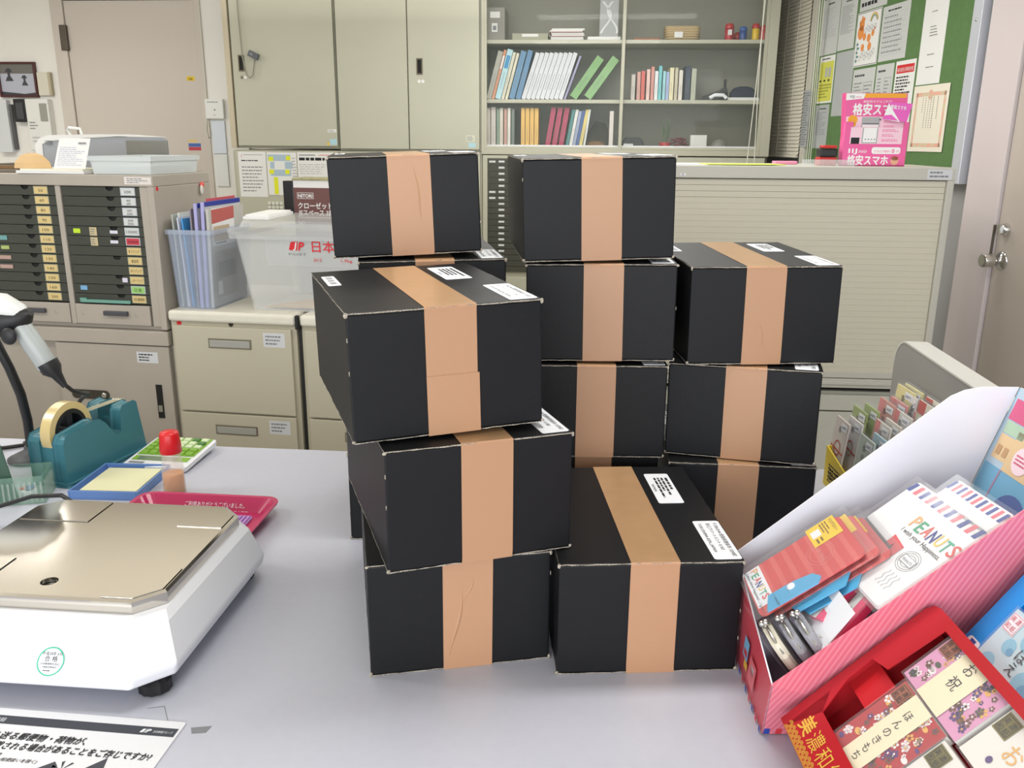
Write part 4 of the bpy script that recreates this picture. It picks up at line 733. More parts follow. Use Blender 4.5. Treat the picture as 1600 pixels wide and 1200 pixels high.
# ------------------------------------------------------------------ the black cartons
CARD = mat('black carton print', (18, 19, 22), .5, spec=.28, noise=.06, nscale=14., bump=.10, bscale=500.)
FRAY = two_tone('frayed carton edge', (112, 104, 94), (196, 188, 172), 500, .35, .65, .9)
TAPE = mat('tan cloth tape', (184, 141, 108), .36, wave=('Z', 330., .10))
TAPET = mat('tan cloth tape on top', (172, 136, 100), .28, noise=.05, nscale=30.)
STK = c_('sticker paper', (232, 234, 240), .5)
BH, BD, BW = .179, .376, .27
def carton(label, layer, x, y, yaw, tl=0., zo=0., w=1., t0=.103, t1=.175, crease=None, flap=None):
    z = .7005 + layer * .1818 + zo; W = BW * w; r = rnd
    k = thing('carton', label, 'carton', M=Matrix.Translation((x, y, z)) @ Matrix.Rotation(R(yaw), 4, 'Z') @ Matrix.Rotation(-R(tl), 4, 'Y'))
    k['group'] = 'black taped cartons on the counter'
    m = MB(); n = 6; bu = .0015
    m.hexa([(0, 0, .002), (W, 0, .002), (W, BD, .002), (0, BD, .002), (0, 0, BH - .003), (W, 0, BH - .003), (W, BD, BH - .003), (0, BD, BH - .003)], CARD)
    b = m.build('carton_body', k, .0022, seg=2)
    def flapmesh(zc, th, over):
        """top or bottom flap with a slightly torn outline; its rim shows bare board"""
        pts = []
        def side(a, b_, nn, nx, ny):
            for i in range(nn):
                t = i / nn; j = r.uniform(-.0006, .0006) + over; pts.append((a[0] + (b_[0] - a[0]) * t + nx * j, a[1] + (b_[1] - a[1]) * t + ny * j))
        side((0, 0), (W, 0), 26, 0, -1); side((W, 0), (W, BD), 20, 1, 0); side((W, BD), (0, BD), 6, 0, 1); side((0, BD), (0, 0), 20, -1, 0)
        N = len(pts); m = MB()
        lo = [(a, b_, zc + r.uniform(-.0005, .0004)) for a, b_ in pts]; hi = [(a, b_, zc + th + r.uniform(-.0004, .0005)) for a, b_ in pts]
        m.loft([lo, hi], FRAY, cap=False); inset = lambda a, b_, d: (min(max(a, d), W - d), min(max(b_, d), BD - d))
        hin = [(*inset(a, b_, .0008), zc + th + .0006) for a, b_ in pts]; m.loft([hi, hin], CARD, cap=False); m.add(hin, [tuple(range(N))], CARD); m.add(lo, [tuple(range(N - 1, -1, -1))], CARD)
        return m
    flapmesh(BH - .0022, .0016, .0006).build('top_flap', k)
    flapmesh(.0002, .0013, -.0002).build('bottom_flap', k)
    # worn corners
    m = MB()
    for cx, cy, cz in ((0, 0, BH - .003), (W, 0, BH - .003), (W, 0, .003), (0, 0, .003)):
        m.ball((cx, cy, cz), .0026, FRAY, r.uniform(.6, 1.3), r.uniform(.5, .9), r.uniform(.7, 1.6), 7)
    for zz in (.3, .55, .8):
        if r.random() < .5: xx = r.choice((0, W)); m.ball((xx, 0, BH * zz), .0016, FRAY, .5, .5, 2.2, 6)
    m.build('worn_corners', k)['kind'] = 'stuff'
    # tape round the carton: front, top, back, bottom
    a0, a1 = t0 * w, t1 * w; e = .0006; ys = -.0004 - e; zt = BH + .0006
    m = MB(); path = [(.05, -.0003), (-.0009, -.0003), (-.0011, .01), (-.0011, BH - .008), (-.0013, BH - .002), (.0, zt), (.004, zt + .0002), (BD * .5, zt), (BD + .0010, zt), (BD + .0013, BH - .004), (BD + .0011, .002), (BD + .0008, -.0003), (BD - .05, -.0003)]
    out = [(yy, zz) for yy, zz in path]
    for i in range(len(out) - 1):
        (y0, z0), (y1, z1) = out[i], out[i + 1]; top = z0 > BH - .001 and z1 > BH - .001
        j0, j1 = .0008 * math.sin(z0 * 90 + x * 40), .0008 * math.sin(z1 * 90 + x * 40)
        m.add([(a0 + j0 * .5, y0, z0), (a1 + j0, y0, z0), (a1 + j1, y1, z1), (a0 + j1 * .5, y1, z1)], [(0, 1, 2, 3)], TAPET if top else TAPE)
    if crease:
        for (xa, za, xb, zb, wd) in crease:
            nn = 10; rows = []
            for i in range(nn + 1):
                t = i / nn; cx = xa + (xb - xa) * t + .003 * math.sin(t * 5); cz = za + (zb - za) * t; h = wd * math.sin(math.pi * min(1, max(0.02, t)))
                rows.append([(cx - h, -.0012, cz), (cx - h * .3, -.0012 - h * .55, cz), (cx + h * .2, -.0012 - h * .7, cz), (cx + h, -.0012, cz)])
            for i in range(nn): m.add(rows[i] + rows[i + 1], [(j, j + 1, j + 5, j + 4) for j in range(3)], TAPE, True)
    if flap: m.box(a0 - .0004, -.0021, .0, a1 + .0022, -.0013, BH * .47, TAPE)
    m.build('tape', k)
    def st(name, x0, y0, x1, y1, kind):
        m = MB(); m.prism(rrect(x0, y0, x1, y1, .004), .0005, STK, 'z', zt - .0002)
        # print runs along the depth, read from the right-hand side
        S = Surf(m, (x0, y1, zt + .0003), (0, -1, 0), (1, 0, 0)); L = y1 - y0; H = x1 - x0
        if kind == 0:
            for i in range(7): S.rect(.006 + i * .012, .005, .006 + i * .012 + .004 + .004 * (i % 2), H - .005, GREYINK)
        elif kind == 1:
            S.dashes(.02, H - .010, L - .02, H - .005, 1, INK, 1, .9); S.dashes(.02, .012, L - .02, H - .012, 3, INK, 1, .6); S.text('INDONESIA', L / 2, .004, .0062, INK, align='C', l=1)
        else:
            S.text('〒770-0144 徳島県徳島市 川内町', .008, H - .0115, .0080, INK, w=L - .016, l=1); S.text('鈴江アパートメント II 303', .010, H - .0225, .0076, INK, w=L * .7, l=1); S.text('TOKUSHIMA-KEN, JAPAN', .010, .006, .0074, INK, w=L * .75, l=1)
        m.build(name, k)
    st('barcode_sticker', .008, .22, .028, .315, 0); st('address_sticker', .189, .207, .232, .338, 1); st('address_sticker', .2255, .005, .2665, .135, 2)
    return k
carton('black carton turned askew on top of the front left stack, its left side showing', 2, -.211, 1.097, 19.1, 1.3, -.0005, 1.0, flap=True)
carton('middle black carton of the front left stack, pushed out to the right', 1, -.168, 1.080, 18.7, .1, -.001, .998, t0=.105, t1=.180)
carton('bottom black carton of the front left stack with a creased tape', 0, -.203, 1.107, 11.2, 0, 0, .99, t0=.108, t1=.182, crease=[(.135, .13, .118, .02, .0035), (.150, .15, .142, .11, .002)])
carton('low black carton alone at the front right with two address labels on its open top', 0, .069, 1.116, 3.3, 0, 0, .991, t0=.104, t1=.176)
carton('topmost black carton of the right-hand back stack, address labels on its lid', 2, .320, 1.538, 1.0, .7, .0018, 1.0, t0=.098, t1=.170, crease=[(.125, .08, .14, .03, .0015)])
carton('second black carton down in the right-hand back stack, turned the other way', 1, .295, 1.572, -15.1, .6, -.0005, 1.01)
carton('bottom black carton of the right-hand back stack, behind the pink display', 0, .297, 1.531, -5.3, 0, 0, 1.0, t0=.090, t1=.165)
carton('topmost black carton of the middle back stack, level with the bookcase foot', 3, .019, 1.546, 4.3, 1.4, .0036, 1.003)
carton('black carton second from the top of the middle back stack', 2, .026, 1.560, -1.5, .6, .0018, 1.006)
carton('third black carton down in the middle back stack, half behind the front left stack', 1, .017, 1.548, -.1, -.1, -.0005, 1.0)
carton('bottom black carton of the middle back stack, a sliver above the low front carton', 0, .012, 1.56, 1.0, t0=.11, t1=.18)
carton('tilted topmost black carton of the left back stack, beside the brown furniture carton', 3, -.324, 1.579, 9.7, 2.1, .0030, .998, t0=.105, t1=.182, crease=[(.15, .16, .165, .06, .0018)])
carton('second black carton down in the left back stack, under the tilted one', 2, -.278, 1.569, 9.5, .6, .0018, 1.002)
carton('third black carton down in the left back stack, hidden behind the front left stack', 1, -.306, 1.565, 5.0)
carton('bottom black carton of the left back stack, only its dark edge showing', 0, -.314, 1.561, 1.0)

# ------------------------------------------------------------------ scale
SF = FR(-.68, 1.28, -5)
k = thing('parcel_scale', 'white parcel scale with a mirror-like steel platform, its inspection sticker facing front', 'scale', SF, (0, 0, .7))
SW = c_('scale white plastic', (232, 233, 238), .38)
def oct_(x0, x1, y0, y1, c, z): return [(x0 + c, y0, z), (x1 - c, y0, z), (x1, y0 + c, z), (x1, y1 - c, z), (x1 - c, y1, z), (x0 + c, y1, z), (x0, y1 - c, z), (x0, y0 + c, z)]
m = MB().loft([oct_(-.205, .205, -.215, .175, .045, .022), oct_(-.225, .225, -.236, .190, .045, .027), oct_(-.230, .230, -.238, .192, .045, .045), oct_(-.206, .206, -.200, .186, .04, .093), oct_(-.194, .194, -.180, .180, .038, .101), oct_(-.17, .17, -.15, .16, .03, .101)], SW)
m.build('housing', k, .005, seg=3)
tz = Vector((0, .038, .048)).normalized(); m = MB(); o_ = Vector((.066, -.2385, .045)) + tz * .020 + Vector((0, -.0006, 0))
S = Surf(m, o_, (1, 0, 0), tz); GS = c_('inspection green', (70, 186, 150), .5); S.disc(0, 0, .0195, STK, 1, 32); S.ring(0, 0, .0195, .0018, GS, 2)
S.text('平成28年 6月', 0, .0085, .0052, INK, align='C', l=2); S.text('合 格', 0, .0005, .0085, INK, align='C', l=2); S.text('日本郵便株式会社', 0, -.0045, .0034, INK, align='C', l=2); S.text('計量器定期検査済', 0, -.0085, .0026, INK, align='C', l=2); S.dashes(-.008, -.0135, .008, -.011, 1, INK, 2)
m.build('inspection_sticker', k)
ST = mat('polished steel', (214, 209, 200), .10, 1.0)
m = MB(); P0 = oct_(-.186, .190, -.162, .176, .036, .1015); P1 = oct_(-.186, .190, -.162, .176, .036, .119); P2 = oct_(-.181, .185, -.157, .171, .035, .1215)
hc, hr = (.004, -.118), .0125; hole = [(hc[0] + hr * math.cos(math.pi * 2 * i / 24), hc[1] + hr * math.sin(math.pi * 2 * i / 24), .1215) for i in range(24)]
m.loft([P0, P1, P2], ST, cap=False)
# top face round the bubble-level hole
N_ = 8
def ang(p): return math.atan2(p[1] - hc[1], p[0] - hc[0]) % (2 * math.pi)
angs = sorted([ang(p) for p in P2] + [2 * math.pi * (i + .5) / 40 for i in range(40)])
def rayoct(a):
    dx, dy = math.cos(a), math.sin(a); best = 9
    for i in range(N_):
        (x1, y1, _), (x2, y2, _) = P2[i], P2[(i + 1) % N_]; ex, ey = x2 - x1, y2 - y1; den = dx * ey - dy * ex
        if abs(den) < 1e-9: continue
        t = ((x1 - hc[0]) * ey - (y1 - hc[1]) * ex) / den; u = ((x1 - hc[0]) * dy - (y1 - hc[1]) * dx) / den
        if t > 0 and -1e-6 <= u <= 1 + 1e-6: best = min(best, t)
    return (hc[0] + dx * best, hc[1] + dy * best, .1215)
hole = [(hc[0] + hr * math.cos(a), hc[1] + hr * math.sin(a), .1215) for a in angs]
m.loft([[rayoct(a) for a in angs], hole], ST, cap=False)
m.loft([hole, [(x, y, .112) for x, y, z in hole]], ST, cap=False)
m.build('platform', k)
MB().loft([oct_(-.178, .1895, -.154, .170, .034, z_) for z_ in (.0985, .1085)], BLACK).build('platform_support', k, .003)
m = MB().lathe([(.011, 0), (.011, .006)], c_('level vial', (60, 56, 50), .2), c=(.004, -.118, .1075), seg=18); m.build('bubble_level', k)
for x0, x1, y0, y1 in ((-.178, -.055, .085, .168), (.104, .182, .085, .168), (.104, .182, -.154, -.060), (-.178, -.092, -.154, -.052)):
    m = MB(); pts = [(x0, y0), (x1, y0), (x1, y1), (x0, y1)]
    c = .030; 
    if x0 < -.1 and y1 > .1: pts = [(x0, y0), (x1, y0), (x1, y1), (x0 + c, y1), (x0, y1 - c)]
    elif x1 > .15 and y1 > .1: pts = [(x0, y0), (x1, y0), (x1, y1 - c), (x1 - c, y1), (x0, y1)]
    elif x1 > .15: pts = [(x0, y0), (x1 - c, y0), (x1, y0 + c), (x1, y1), (x0, y1)]
    else: pts = [(x0, y0 + c), (x0 + c, y0), (x1, y0), (x1, y1), (x0, y1)]
    m.prism(pts, .0016, ST, 'z', .1214); m.build('raised_pad', k, .0006)
for x, y in ((.192, -.190), (-.18, -.18), (.185, .14), (-.18, .14)):
    m = MB(); m.loft([[(x + (r * (1 + .06 * (i % 2))) * math.cos(math.pi * i / 12), y + (r * (1 + .06 * (i % 2))) * math.sin(math.pi * i / 12), z) for i in range(24)] for r, z in ((.018, .0005), (.022, .003), (.022, .018), (.015, .024))], BLACK); m.build('foot', k)
m = MB().tube([(-1.40, 1.60, .72), (-1.15, 1.60, .735), (-1.022, 1.60, .747), (-.954, 1.60, .769), (-.889, 1.59, .776), (-.853, 1.57, .766), (-.82, 1.53, .745), (-.80, 1.49, .73), (-.79, 1.462, .725)], .0045, BLACK, 10)
tag(m.build('power_cable'), 'thick black cable arching in behind the scale from the left', 'cable')

# ------------------------------------------------------------------ laminated leaflet
LF = FR(-.434, .999, -6, .7)
m = MB().prism(rrect(-.300, -.213, .0, .0, .003), .0012, c_('laminated paper', (226, 227, 232), .25, coat=.3), 'z', .0004); S = m.top(.0016)
NV = c_('dark navy print', (56, 60, 70), .5); S.rect(-.290, -.031, -.0035, -.0145, NV, 1); jp(S, -.052, -.027, .0075, STK, NV, 2); S.text('日本郵便グループ', -.034, -.0255, .005, STK, w=.026, l=2); S.text('ご利用のお客さまへ 日本郵便株式会社 郵便局', -.262, -.027, .009, STK, w=.115, l=2) if False else S.text('郵便局', -.243, -.027, .009, STK, l=2, align='R')
S.text('日本から送る郵便物・荷物が、', -.112, -.0575, .0155, INK, align='R', bold=.02, shear=.2, w=.155) if False else None
def rt(t, xr, y, size, w, bold=.02, shear=.2):
    S.text(t, xr - w, y, size, INK, w=w, bold=bold, shear=shear)
rt('日本から送る郵便物・荷物が、', -.110, -.0585, .0150, .170); rt('航空機に搭載される場合があることをご存じですか?', -.012, -.0770, .0150, .272)
S.dashes(-.285, -.092, -.225, -.087, 1, GREYINK, 1); rt('国際郵便物 (船便扱いを除く)', -.150, -.0985, .0072, .085, .01); rt('国内郵便物 荷物', -.203, -.0905, .0072, .05, .01)
S.poly([(-.092, -.108), (-.066, -.078), (-.058, -.108)], NV, 1); S.poly([(-.150, -.112), (-.128, -.092), (-.120, -.1), (-.135, -.115)], NV, 1)
for a in range(7): S.poly([(-.112, -.105), (-.112 + .016 * math.cos(a * .9), -.105 + .016 * math.sin(a * .9)), (-.112 + .015 * math.cos(a * .9 + .25), -.105 + .015 * math.sin(a * .9 + .25))], NV, 1)
S.dashes(-.285, -.2, -.02, -.125, 6, INK, 1)
tag(place(m.build('laminated_leaflet'), LF, (0, 0, 0)), 'laminated leaflet with large bold Japanese lines, lying in front of the scale', 'leaflet')

# ------------------------------------------------------------------ coin tray
k = thing('coin_tray', 'deep pink plastic coin tray with white lettering, tucked behind the scale', 'tray', FR(-.787, 1.728, -5.3), (0, 0, .7005))
PT = mat('deep pink translucent plastic', (204, 46, 104), .22, trans=.25)
rr = lambda d, r: [(a, b) for a, b in rrect(d, -.235 + d, .305 - d, -d, r, 5)]
m = MB().loft([[(a, b, z) for a, b in rr(d, r)] for d, r, z in ((.030, .02, .0), (.026, .02, .0015), (.006, .03, .024), (.0, .032, .026), (.0, .032, .029), (.008, .028, .0285), (.030, .02, .004))], PT, cap=True)
m.build('tray_body', k)
m = MB(); S = Surf(m, (.10, -.028, .0075), (1, 0, 0), (0, .02, .022)); S.text('ご利用ありがとうございました。', .0, .004, .012, STK, w=.13, l=1); S.text('日本郵便', .11, -.010, .008, STK, l=1); m.build('lettering', k)
m = MB().prism(rrect(.06, -.19, .262, -.055, .01), .003, c_('lilac rubber mat', (176, 132, 196), .5), 'z', .0045)
for i in range(22): m.box(.065 + .009 * i, -.185, .0075, .069 + .009 * i, -.06, .0105, MATS['lilac rubber mat'])
m.build('rubber_mat', k)

# ------------------------------------------------------------------ glue bottle
k = thing('glue_bottle', 'small amber glue bottle with a red cap between calculator and pink coin tray', 'bottle', WORLD, (-.745, 1.785, .7005))
GLB = film('cloudy bottle plastic', (232, 228, 218), .32, .3)
MB().lathe([(.022, 0), (.0245, .003), (.0235, .05), (.0195, .094), (.017, .099)], GLB, seg=28).build('bottle_body', k)
MB().lathe([(.021, .002), (.0225, .004), (.0215, .048), (.0214, .0482)], mat('amber glue', (226, 150, 66), .3), seg=24).build('glue_fill', k)
MB().lathe([(.0225, .096), (.0235, .098), (.0205, .138), (.0185, .143), (.002, .145)], c_('red cap', (206, 30, 34), .35), seg=28).build('cap', k)

# ------------------------------------------------------------------ calculator
k = thing('calculator', 'white desk calculator with a lime green keypad behind the glue bottle', 'calculator', FR(-.922, 1.915, -7), (0, 0, .7005))
LG = c_('lime keypad', (126, 172, 52), .4)
MB().loft([[(x, y, z0 + y * .06) for x, y in rrect(d, d, .160 - d, .175 - d, .012)] for d, z0 in ((.004, 0), (.0, .004), (.0, .014), (.003, .016))], WHITE).build('case', k)
SL = (0, 1, .06); m = MB(); S = Surf(m, (0, 0, .0162), (1, 0, 0), SL); S.rect(.008, .062, .152, .170, LG, 2); S.rect(.010, .030, .150, .056, LG, 1); S.rect(.022, .032, .120, .053, c_('calculator display', (112, 128, 104), .2), 2); S.rect(.012, .012, .05, .022, GREYINK, 1); m.build('faceplate', k)
for r_ in range(5):
    for c in range(6):
        m = MB(); x = .014 + c * .0228; y = .066 + r_ * .0205; m.hexa([(x, y, .0165 + y * .06), (x + .018, y, .0165 + y * .06), (x + .018, y + .015, .0165 + (y + .015) * .06), (x, y + .015, .0165 + (y + .015) * .06), (x + .001, y + .001, .0215 + y * .06), (x + .017, y + .001, .0215 + y * .06), (x + .017, y + .014, .0215 + (y + .015) * .06), (x + .001, y + .014, .0215 + (y + .015) * .06)], [LG, c_('pale green key', (206, 222, 180), .4), c_('dark green key', (70, 120, 60), .4)][0 if c < 2 or r_ < 2 else (1 if (c + r_) % 4 else 2)])
        m.build('key', k, .001)

# ------------------------------------------------------------------ blue tray with note paper
k = thing('paper_tray', 'shallow blue tray holding cream note paper in front of the tape dispenser', 'tray', FR(-.962, 1.745, -2), (0, 0, .7005))
TB_ = c_('blue tray plastic', (96, 132, 190), .4)
m = MB().box(0, 0, 0, .155, .17, .003, TB_).box(0, 0, .003, .004, .17, .020, TB_).box(.151, 0, .003, .155, .17, .020, TB_).box(.004, 0, .003, .151, .004, .020, TB_).box(.004, .166, .003, .151, .17, .020, TB_); m.build('tray_body', k, .001)
m = MB().box(0, 0, 0, .125, .135, .0135, c_('cream note paper', (216, 214, 176), .8)).build('note_paper'); tag(place(m, FR(-.962, 1.745, -2), (.020, .012, .704), 0), 'pad of cream note paper lying in the shallow blue tray', 'paper')

# ------------------------------------------------------------------ tape dispenser
k = thing('tape_dispenser', 'heavy teal tape dispenser with a roll of clear yellow tape', 'tape dispenser', FR(-.990, 1.812, 75.3), (0, 0, .7005))
TL = c_('teal dispenser plastic', (56, 112, 124), .35)
prof = [(0, 0), (.262, 0), (.258, .022), (.240, .128), (.232, .133), (.196, .131), (.190, .122), (.186, .075), (.176, .064), (.160, .066), (.128, .108), (.112, .121), (.095, .124), (.008, .114), (.0, .10)]
def side(y0, y1, P): return MB().prism([(a, b) for a, b in P], y1 - y0, TL, 'y', y0)
side(0, .030, prof).build('body', k, .005, seg=3)
side(.064, .096, prof).build('body', k, .005, seg=3)
MB().prism([(.0, 0), (.262, 0), (.258, .022), (.246, .10), (.20, .10), (.188, .055), (.16, .04), (.11, .045), (.10, .02), (.03, .02), (.02, .10), (.0, .10)], .036, TL, 'y', .029).build('body', k, .002)
MB().prism(rrect(-.006, -.006, .272, .102, .012), .010, TL, 'z', 0).build('base', k, .004)
YT = mat('yellowed tape roll', (204, 182, 124), .3, trans=.1); BC_ = BLACK; cx, cz = .062, .112
def ringm(r0, r1, y0, y1, mt, n=72):
    m = MB(); f = lambda r, y: [(cx + r * math.cos(2 * math.pi * i / n), y, cz + r * math.sin(2 * math.pi * i / n)) for i in range(n)]
    return m.loft([f(r0, y0), f(r1, y0), f(r1, y1), f(r0, y1), f(r0, y0)], mt, cap=False, smooth=False)
ringm(.050, .066, .034, .060, YT).build('tape_roll', k)
m = ringm(.040, .0498, .033, .061, BC_); m.loft([[(cx + .012 * math.cos(i * .785), y, cz + .012 * math.sin(i * .785)) for i in range(8)] for y in (.032, .062)], BC_)
for a in (90, 210, 330):
    ca, sa = math.cos(R(a)), math.sin(R(a)); m.hexa([(cx - sa * .006, .036, cz + ca * .006), (cx + sa * .006, .036, cz - ca * .006), (cx + sa * .006, .058, cz - ca * .006), (cx - sa * .006, .058, cz + ca * .006), (cx + ca * .042 - sa * .010, .036, cz + sa * .042 + ca * .010), (cx + ca * .042 + sa * .010, .036, cz + sa * .042 - ca * .010), (cx + ca * .042 + sa * .010, .058, cz + sa * .042 - ca * .010), (cx + ca * .042 - sa * .010, .058, cz + sa * .042 + ca * .010)], BC_)
m.build('hub', k)
m = MB().hexa([(.124, .036, .138), (.246, .036, .1345), (.246, .058, .1345), (.124, .058, .138), (.124, .036, .1385), (.246, .036, .135), (.246, .058, .135), (.124, .058, .1385)], film('clear tape strip', (226, 220, 190), .45, .15)); m.build('tape_strip', k)
MB().box(.236, .032, .112, .246, .062, .135, CHROME).build('cutter_blade', k, .001)

# ------------------------------------------------------------------ scanner on a gooseneck
k = thing('scanner_stand', 'black gooseneck stand with a round base behind the tape dispenser', 'stand', WORLD, (-1.170, 1.99, .7005))
m = MB().lathe([(.055, 0), (.055, .006), (.035, .016), (.018, .024), (.014, .035)], c_('dark grey base', (70, 72, 76), .5), seg=28).build('base', k)
MB().tube([(0, 0, .02), (.004, -.005, .10), (.006, -.02, .17), (-.003, -.035, .24), (-.022, -.045, .31), (-.06, -.05, .37), (-.12, -.05, .405), (-.17, -.05, .40)], .011, BLACK, 12).build('gooseneck', k)
k = thing('barcode_scanner', 'white and black handheld barcode scanner hanging at the left edge', 'scanner', WORLD, (-1.15, 1.90, 1.05))
HP = c_('grey scanner handle', (168, 174, 172), .35); BP = c_('black scanner rubber', (28, 29, 31), .5); WP_ = c_('white scanner shell', (220, 222, 220), .35)
def sweep(pts, m_):   # pts: (x,z, half width along x-normal, half depth y)
    m = MB(); rings = []
    for i, (x, z, hw, hd) in enumerate(pts):
        a = pts[max(0, i - 1)]; b = pts[min(len(pts) - 1, i + 1)]; d = Vector((b[0] - a[0], b[1] - a[1])).normalized(); n = Vector((-d.y, d.x))
        rings.append([(x + n.x * hw * math.cos(t), hd * math.sin(t), z + n.y * hw * math.cos(t)) for t in [2 * math.pi * q / 18 for q in range(18)]])
    return m.loft(rings, m_, True, True)
sweep([(-.16, .02, .02, .02), (-.14, .035, .034, .034), (-.06, .045, .036, .036), (.02, .042, .032, .034), (.052, .03, .022, .026), (.066, .016, .008, .012)], WP_).build('top_shell', k)
sweep([(-.16, -.01, .02, .022), (-.10, .005, .036, .037), (-.03, .008, .038, .038), (.03, .015, .034, .036), (.066, .024, .020, .024), (.078, .03, .006, .01)], BP).build('lower_shell', k)
sweep([(.035, .03, .018, .022), (.052, .0, .021, .022), (.075, -.045, .023, .023), (.098, -.09, .022, .023), (.104, -.105, .016, .018)], HP).build('handle', k)
sweep([(.098, -.083, .0235, .025), (.107, -.100, .022, .024), (.116, -.112, .012, .014), (.132, -.140, .006, .006)], BP).build('rubber_foot', k)
m = MB(); m.ball((.040, -.034, -.015), .018, BP, 1, .5, 1.1).build('trigger', k)
MB().tube([(.128, .0, -.132), (.140, .012, -.152), (.142, .045, -.168), (.130, .100, -.185), (.085, .155, -.215), (.035, .175, -.27), (.0, .185, -.325), (-.05, .20, -.343)], .0048, BP, 8).build('cable', k)
m = MB().tube([(-1.45, 2.02, .7065), (-1.33, 2.03, .7065), (-1.27, 2.05, .7065), (-1.235, 2.07, .7065), (-1.24, 2.085, .708)], .005, BLACK, 8); tag(m.build('power_cable'), 'thin black cable lying on the counter behind the gooseneck base', 'cable')
o = MB().ball((0, 0, .018), .022, c_('peach plastic', (222, 170, 124), .5), 1.5, 1, .8).lathe([(.016, .0), (.016, .03), (.010, .036)], WHITE, c=(-.035, 0, .004), seg=14); tag(place(o.build('finger_moistener'), WORLD, (-1.285, 1.975, .7005)), 'small peach and white desk item at the left edge behind the green basket', 'desk item')

# ------------------------------------------------------------------ green basket
GB = film('green tinted clear plastic', (132, 172, 150), .28, .15)
BF = FR(-1.155, 1.685, 14)
k = thing('pen_basket', 'clear green ribbed plastic basket at the left edge in front of the dispenser', 'basket', BF, (0, 0, .7005))
m = MB(); W_b, D_b, H_b = .160, .088, .062
m.box(0, 0, 0, W_b, D_b, .002, GB).box(0, 0, .002, .0025, D_b, H_b, GB).box(W_b - .0025, 0, .002, W_b, D_b, H_b, GB).box(.0025, 0, .002, W_b - .0025, .0025, H_b, GB).box(.0025, D_b - .0025, .002, W_b - .0025, D_b, H_b, GB)
m.build('basket_body', k)
RB = film('rib plastic', (196, 210, 200), .3, .2); m = MB()
for i in range(15): m.box(.006 + i * .0105, -.0015, .006, .010 + i * .0105, 0, H_b - .012, RB)
for i in range(7): m.box(W_b, .006 + i * .0105, .006, W_b + .0015, .010 + i * .0105, H_b - .012, RB)
m.build('ribs', k)
o = MB().hexa([(0, 0, 0), (.10, 0, 0), (.10, .003, 0), (0, .003, 0), (-.0, .012, .13), (.075, .012, .13), (.075, .015, .13), (-.0, .015, .13)], c_('dark green board', (14, 64, 42), .4)).build('green_card'); tag(place(o, BF, (.006, .012, .7035)), 'dark green card standing in the clear green basket', 'card')
m = MB().lathe([(.018, 0), (.018, .012), (.014, .014)], WHITE, seg=16); m.box(-.016, -.006, .0142, .012, .006, .0165, REDINK).box(-.004, -.014, .0166, .012, .012, .0175, c_('small blue print', (60, 90, 150), .5))
tag(place(m.build('paste_tin'), BF, (.115, .05, .7035)), 'small round tin with a red and blue label inside the green basket', 'tin')

# ------------------------------------------------------------------ pink stationery display
PKD = two_tone('pink striped card', (216, 92, 122), (228, 116, 142), 3.2, .44, .56, .4)
def striped(name, a, b, scale, rot):
    m = bpy.data.materials.new(name); m.use_nodes = True; nt = m.node_tree; bs = nt.nodes['Principled BSDF']; bs.inputs['Roughness'].default_value = .35
    tc = nt.nodes.new('ShaderNodeTexCoord'); mp = nt.nodes.new('ShaderNodeMapping'); mp.inputs['Rotation'].default_value = rot
    w = nt.nodes.new('ShaderNodeTexWave'); w.bands_direction = 'X'; w.inputs['Scale'].default_value = scale; cr = nt.nodes.new('ShaderNodeValToRGB')
    e = cr.color_ramp.elements; e[0].position = .62; e[0].color = tuple(lin(v) for v in a) + (1,); e[1].position = .72; e[1].color = tuple(lin(v) for v in b) + (1,)
    for x, y in ((tc.outputs['Object'], mp.inputs[0]), (mp.outputs[0], w.inputs['Vector']), (w.outputs['Fac'], cr.inputs[0]), (cr.outputs[0], bs.inputs['Base Color'])): nt.links.new(x, y)
    return m
PKW = striped('pink card with diagonal stripes', (224, 116, 138), (233, 142, 158), 44, (0, R(-25), 0))
WCARD = c_('white card back', (232, 232, 240), .5)
def panel(m, pts, th, n, mf, mb_=None):
    n = Vector(n).normalized() * th; A = [Vector(p) for p in pts]; B = [p + n for p in A]; N = len(A)
    m.add(A, [tuple(range(N))], mf); m.add(B, [tuple(range(N - 1, -1, -1))], mb_ or mf); m.loft([A, B], mb_ or WCARD, cap=False)
k = thing('stationery_display', 'pink striped counter display with a tall white inner side, holding stationery', 'display')
near = [(.335, .985, .7015), (.60, .985, .7015), (.705, .944, 1.125), (.692, .944, 1.120), (.33, .950, .800)]
m = MB(); panel(m, near, .002, (0, 1, 0), PKW, PKW); S = Surf(m, (.335, .985, .7015), (1, 0, 0), (0, -.33, 1))
for i in range(14): S.rect(.002 + i * .016, .0005, .010 + i * .016, .012, [c_('airmail blue', (40, 74, 170), .5), c_('airmail red', (214, 60, 70), .5)][i % 2], 1)
S.rect(0, 0, .26, .012, STK, .5) if False else None
S.rect(.030, .0155, .060, .0225, STK, 1); S.text('[販売者]', .032, .0172, .0058, c_('airmail blue', (40, 74, 170)), l=2)
m.build('near_side', k)
m = MB(); fr4 = [(.335, .985, .7015), (.33, .950, .800), (.345, 1.205, .852), (.348, 1.205, .7015)]; panel(m, fr4, .002, (1, 0, 0), c_('coral display card', (206, 74, 88), .4))
S = Surf(m, (.3342, .985, .7015), (-.01, 1, 0), (-.06, -.2, 1)); S.n = Vector((-1, 0, 0)); S.o.x -= .0006
fo, fu, fv = Vector((.3335, .985, .7015)), Vector((.012, .22, 0)), Vector((-.005, -.035, .10))
def fp(a, b): p = fo + fu * a + fv * b; return (p.x - .0012, p.y, p.z)
def fq(pts, mt): m.add([fp(a, b) for a, b in pts], [tuple(range(len(pts)))], mt)
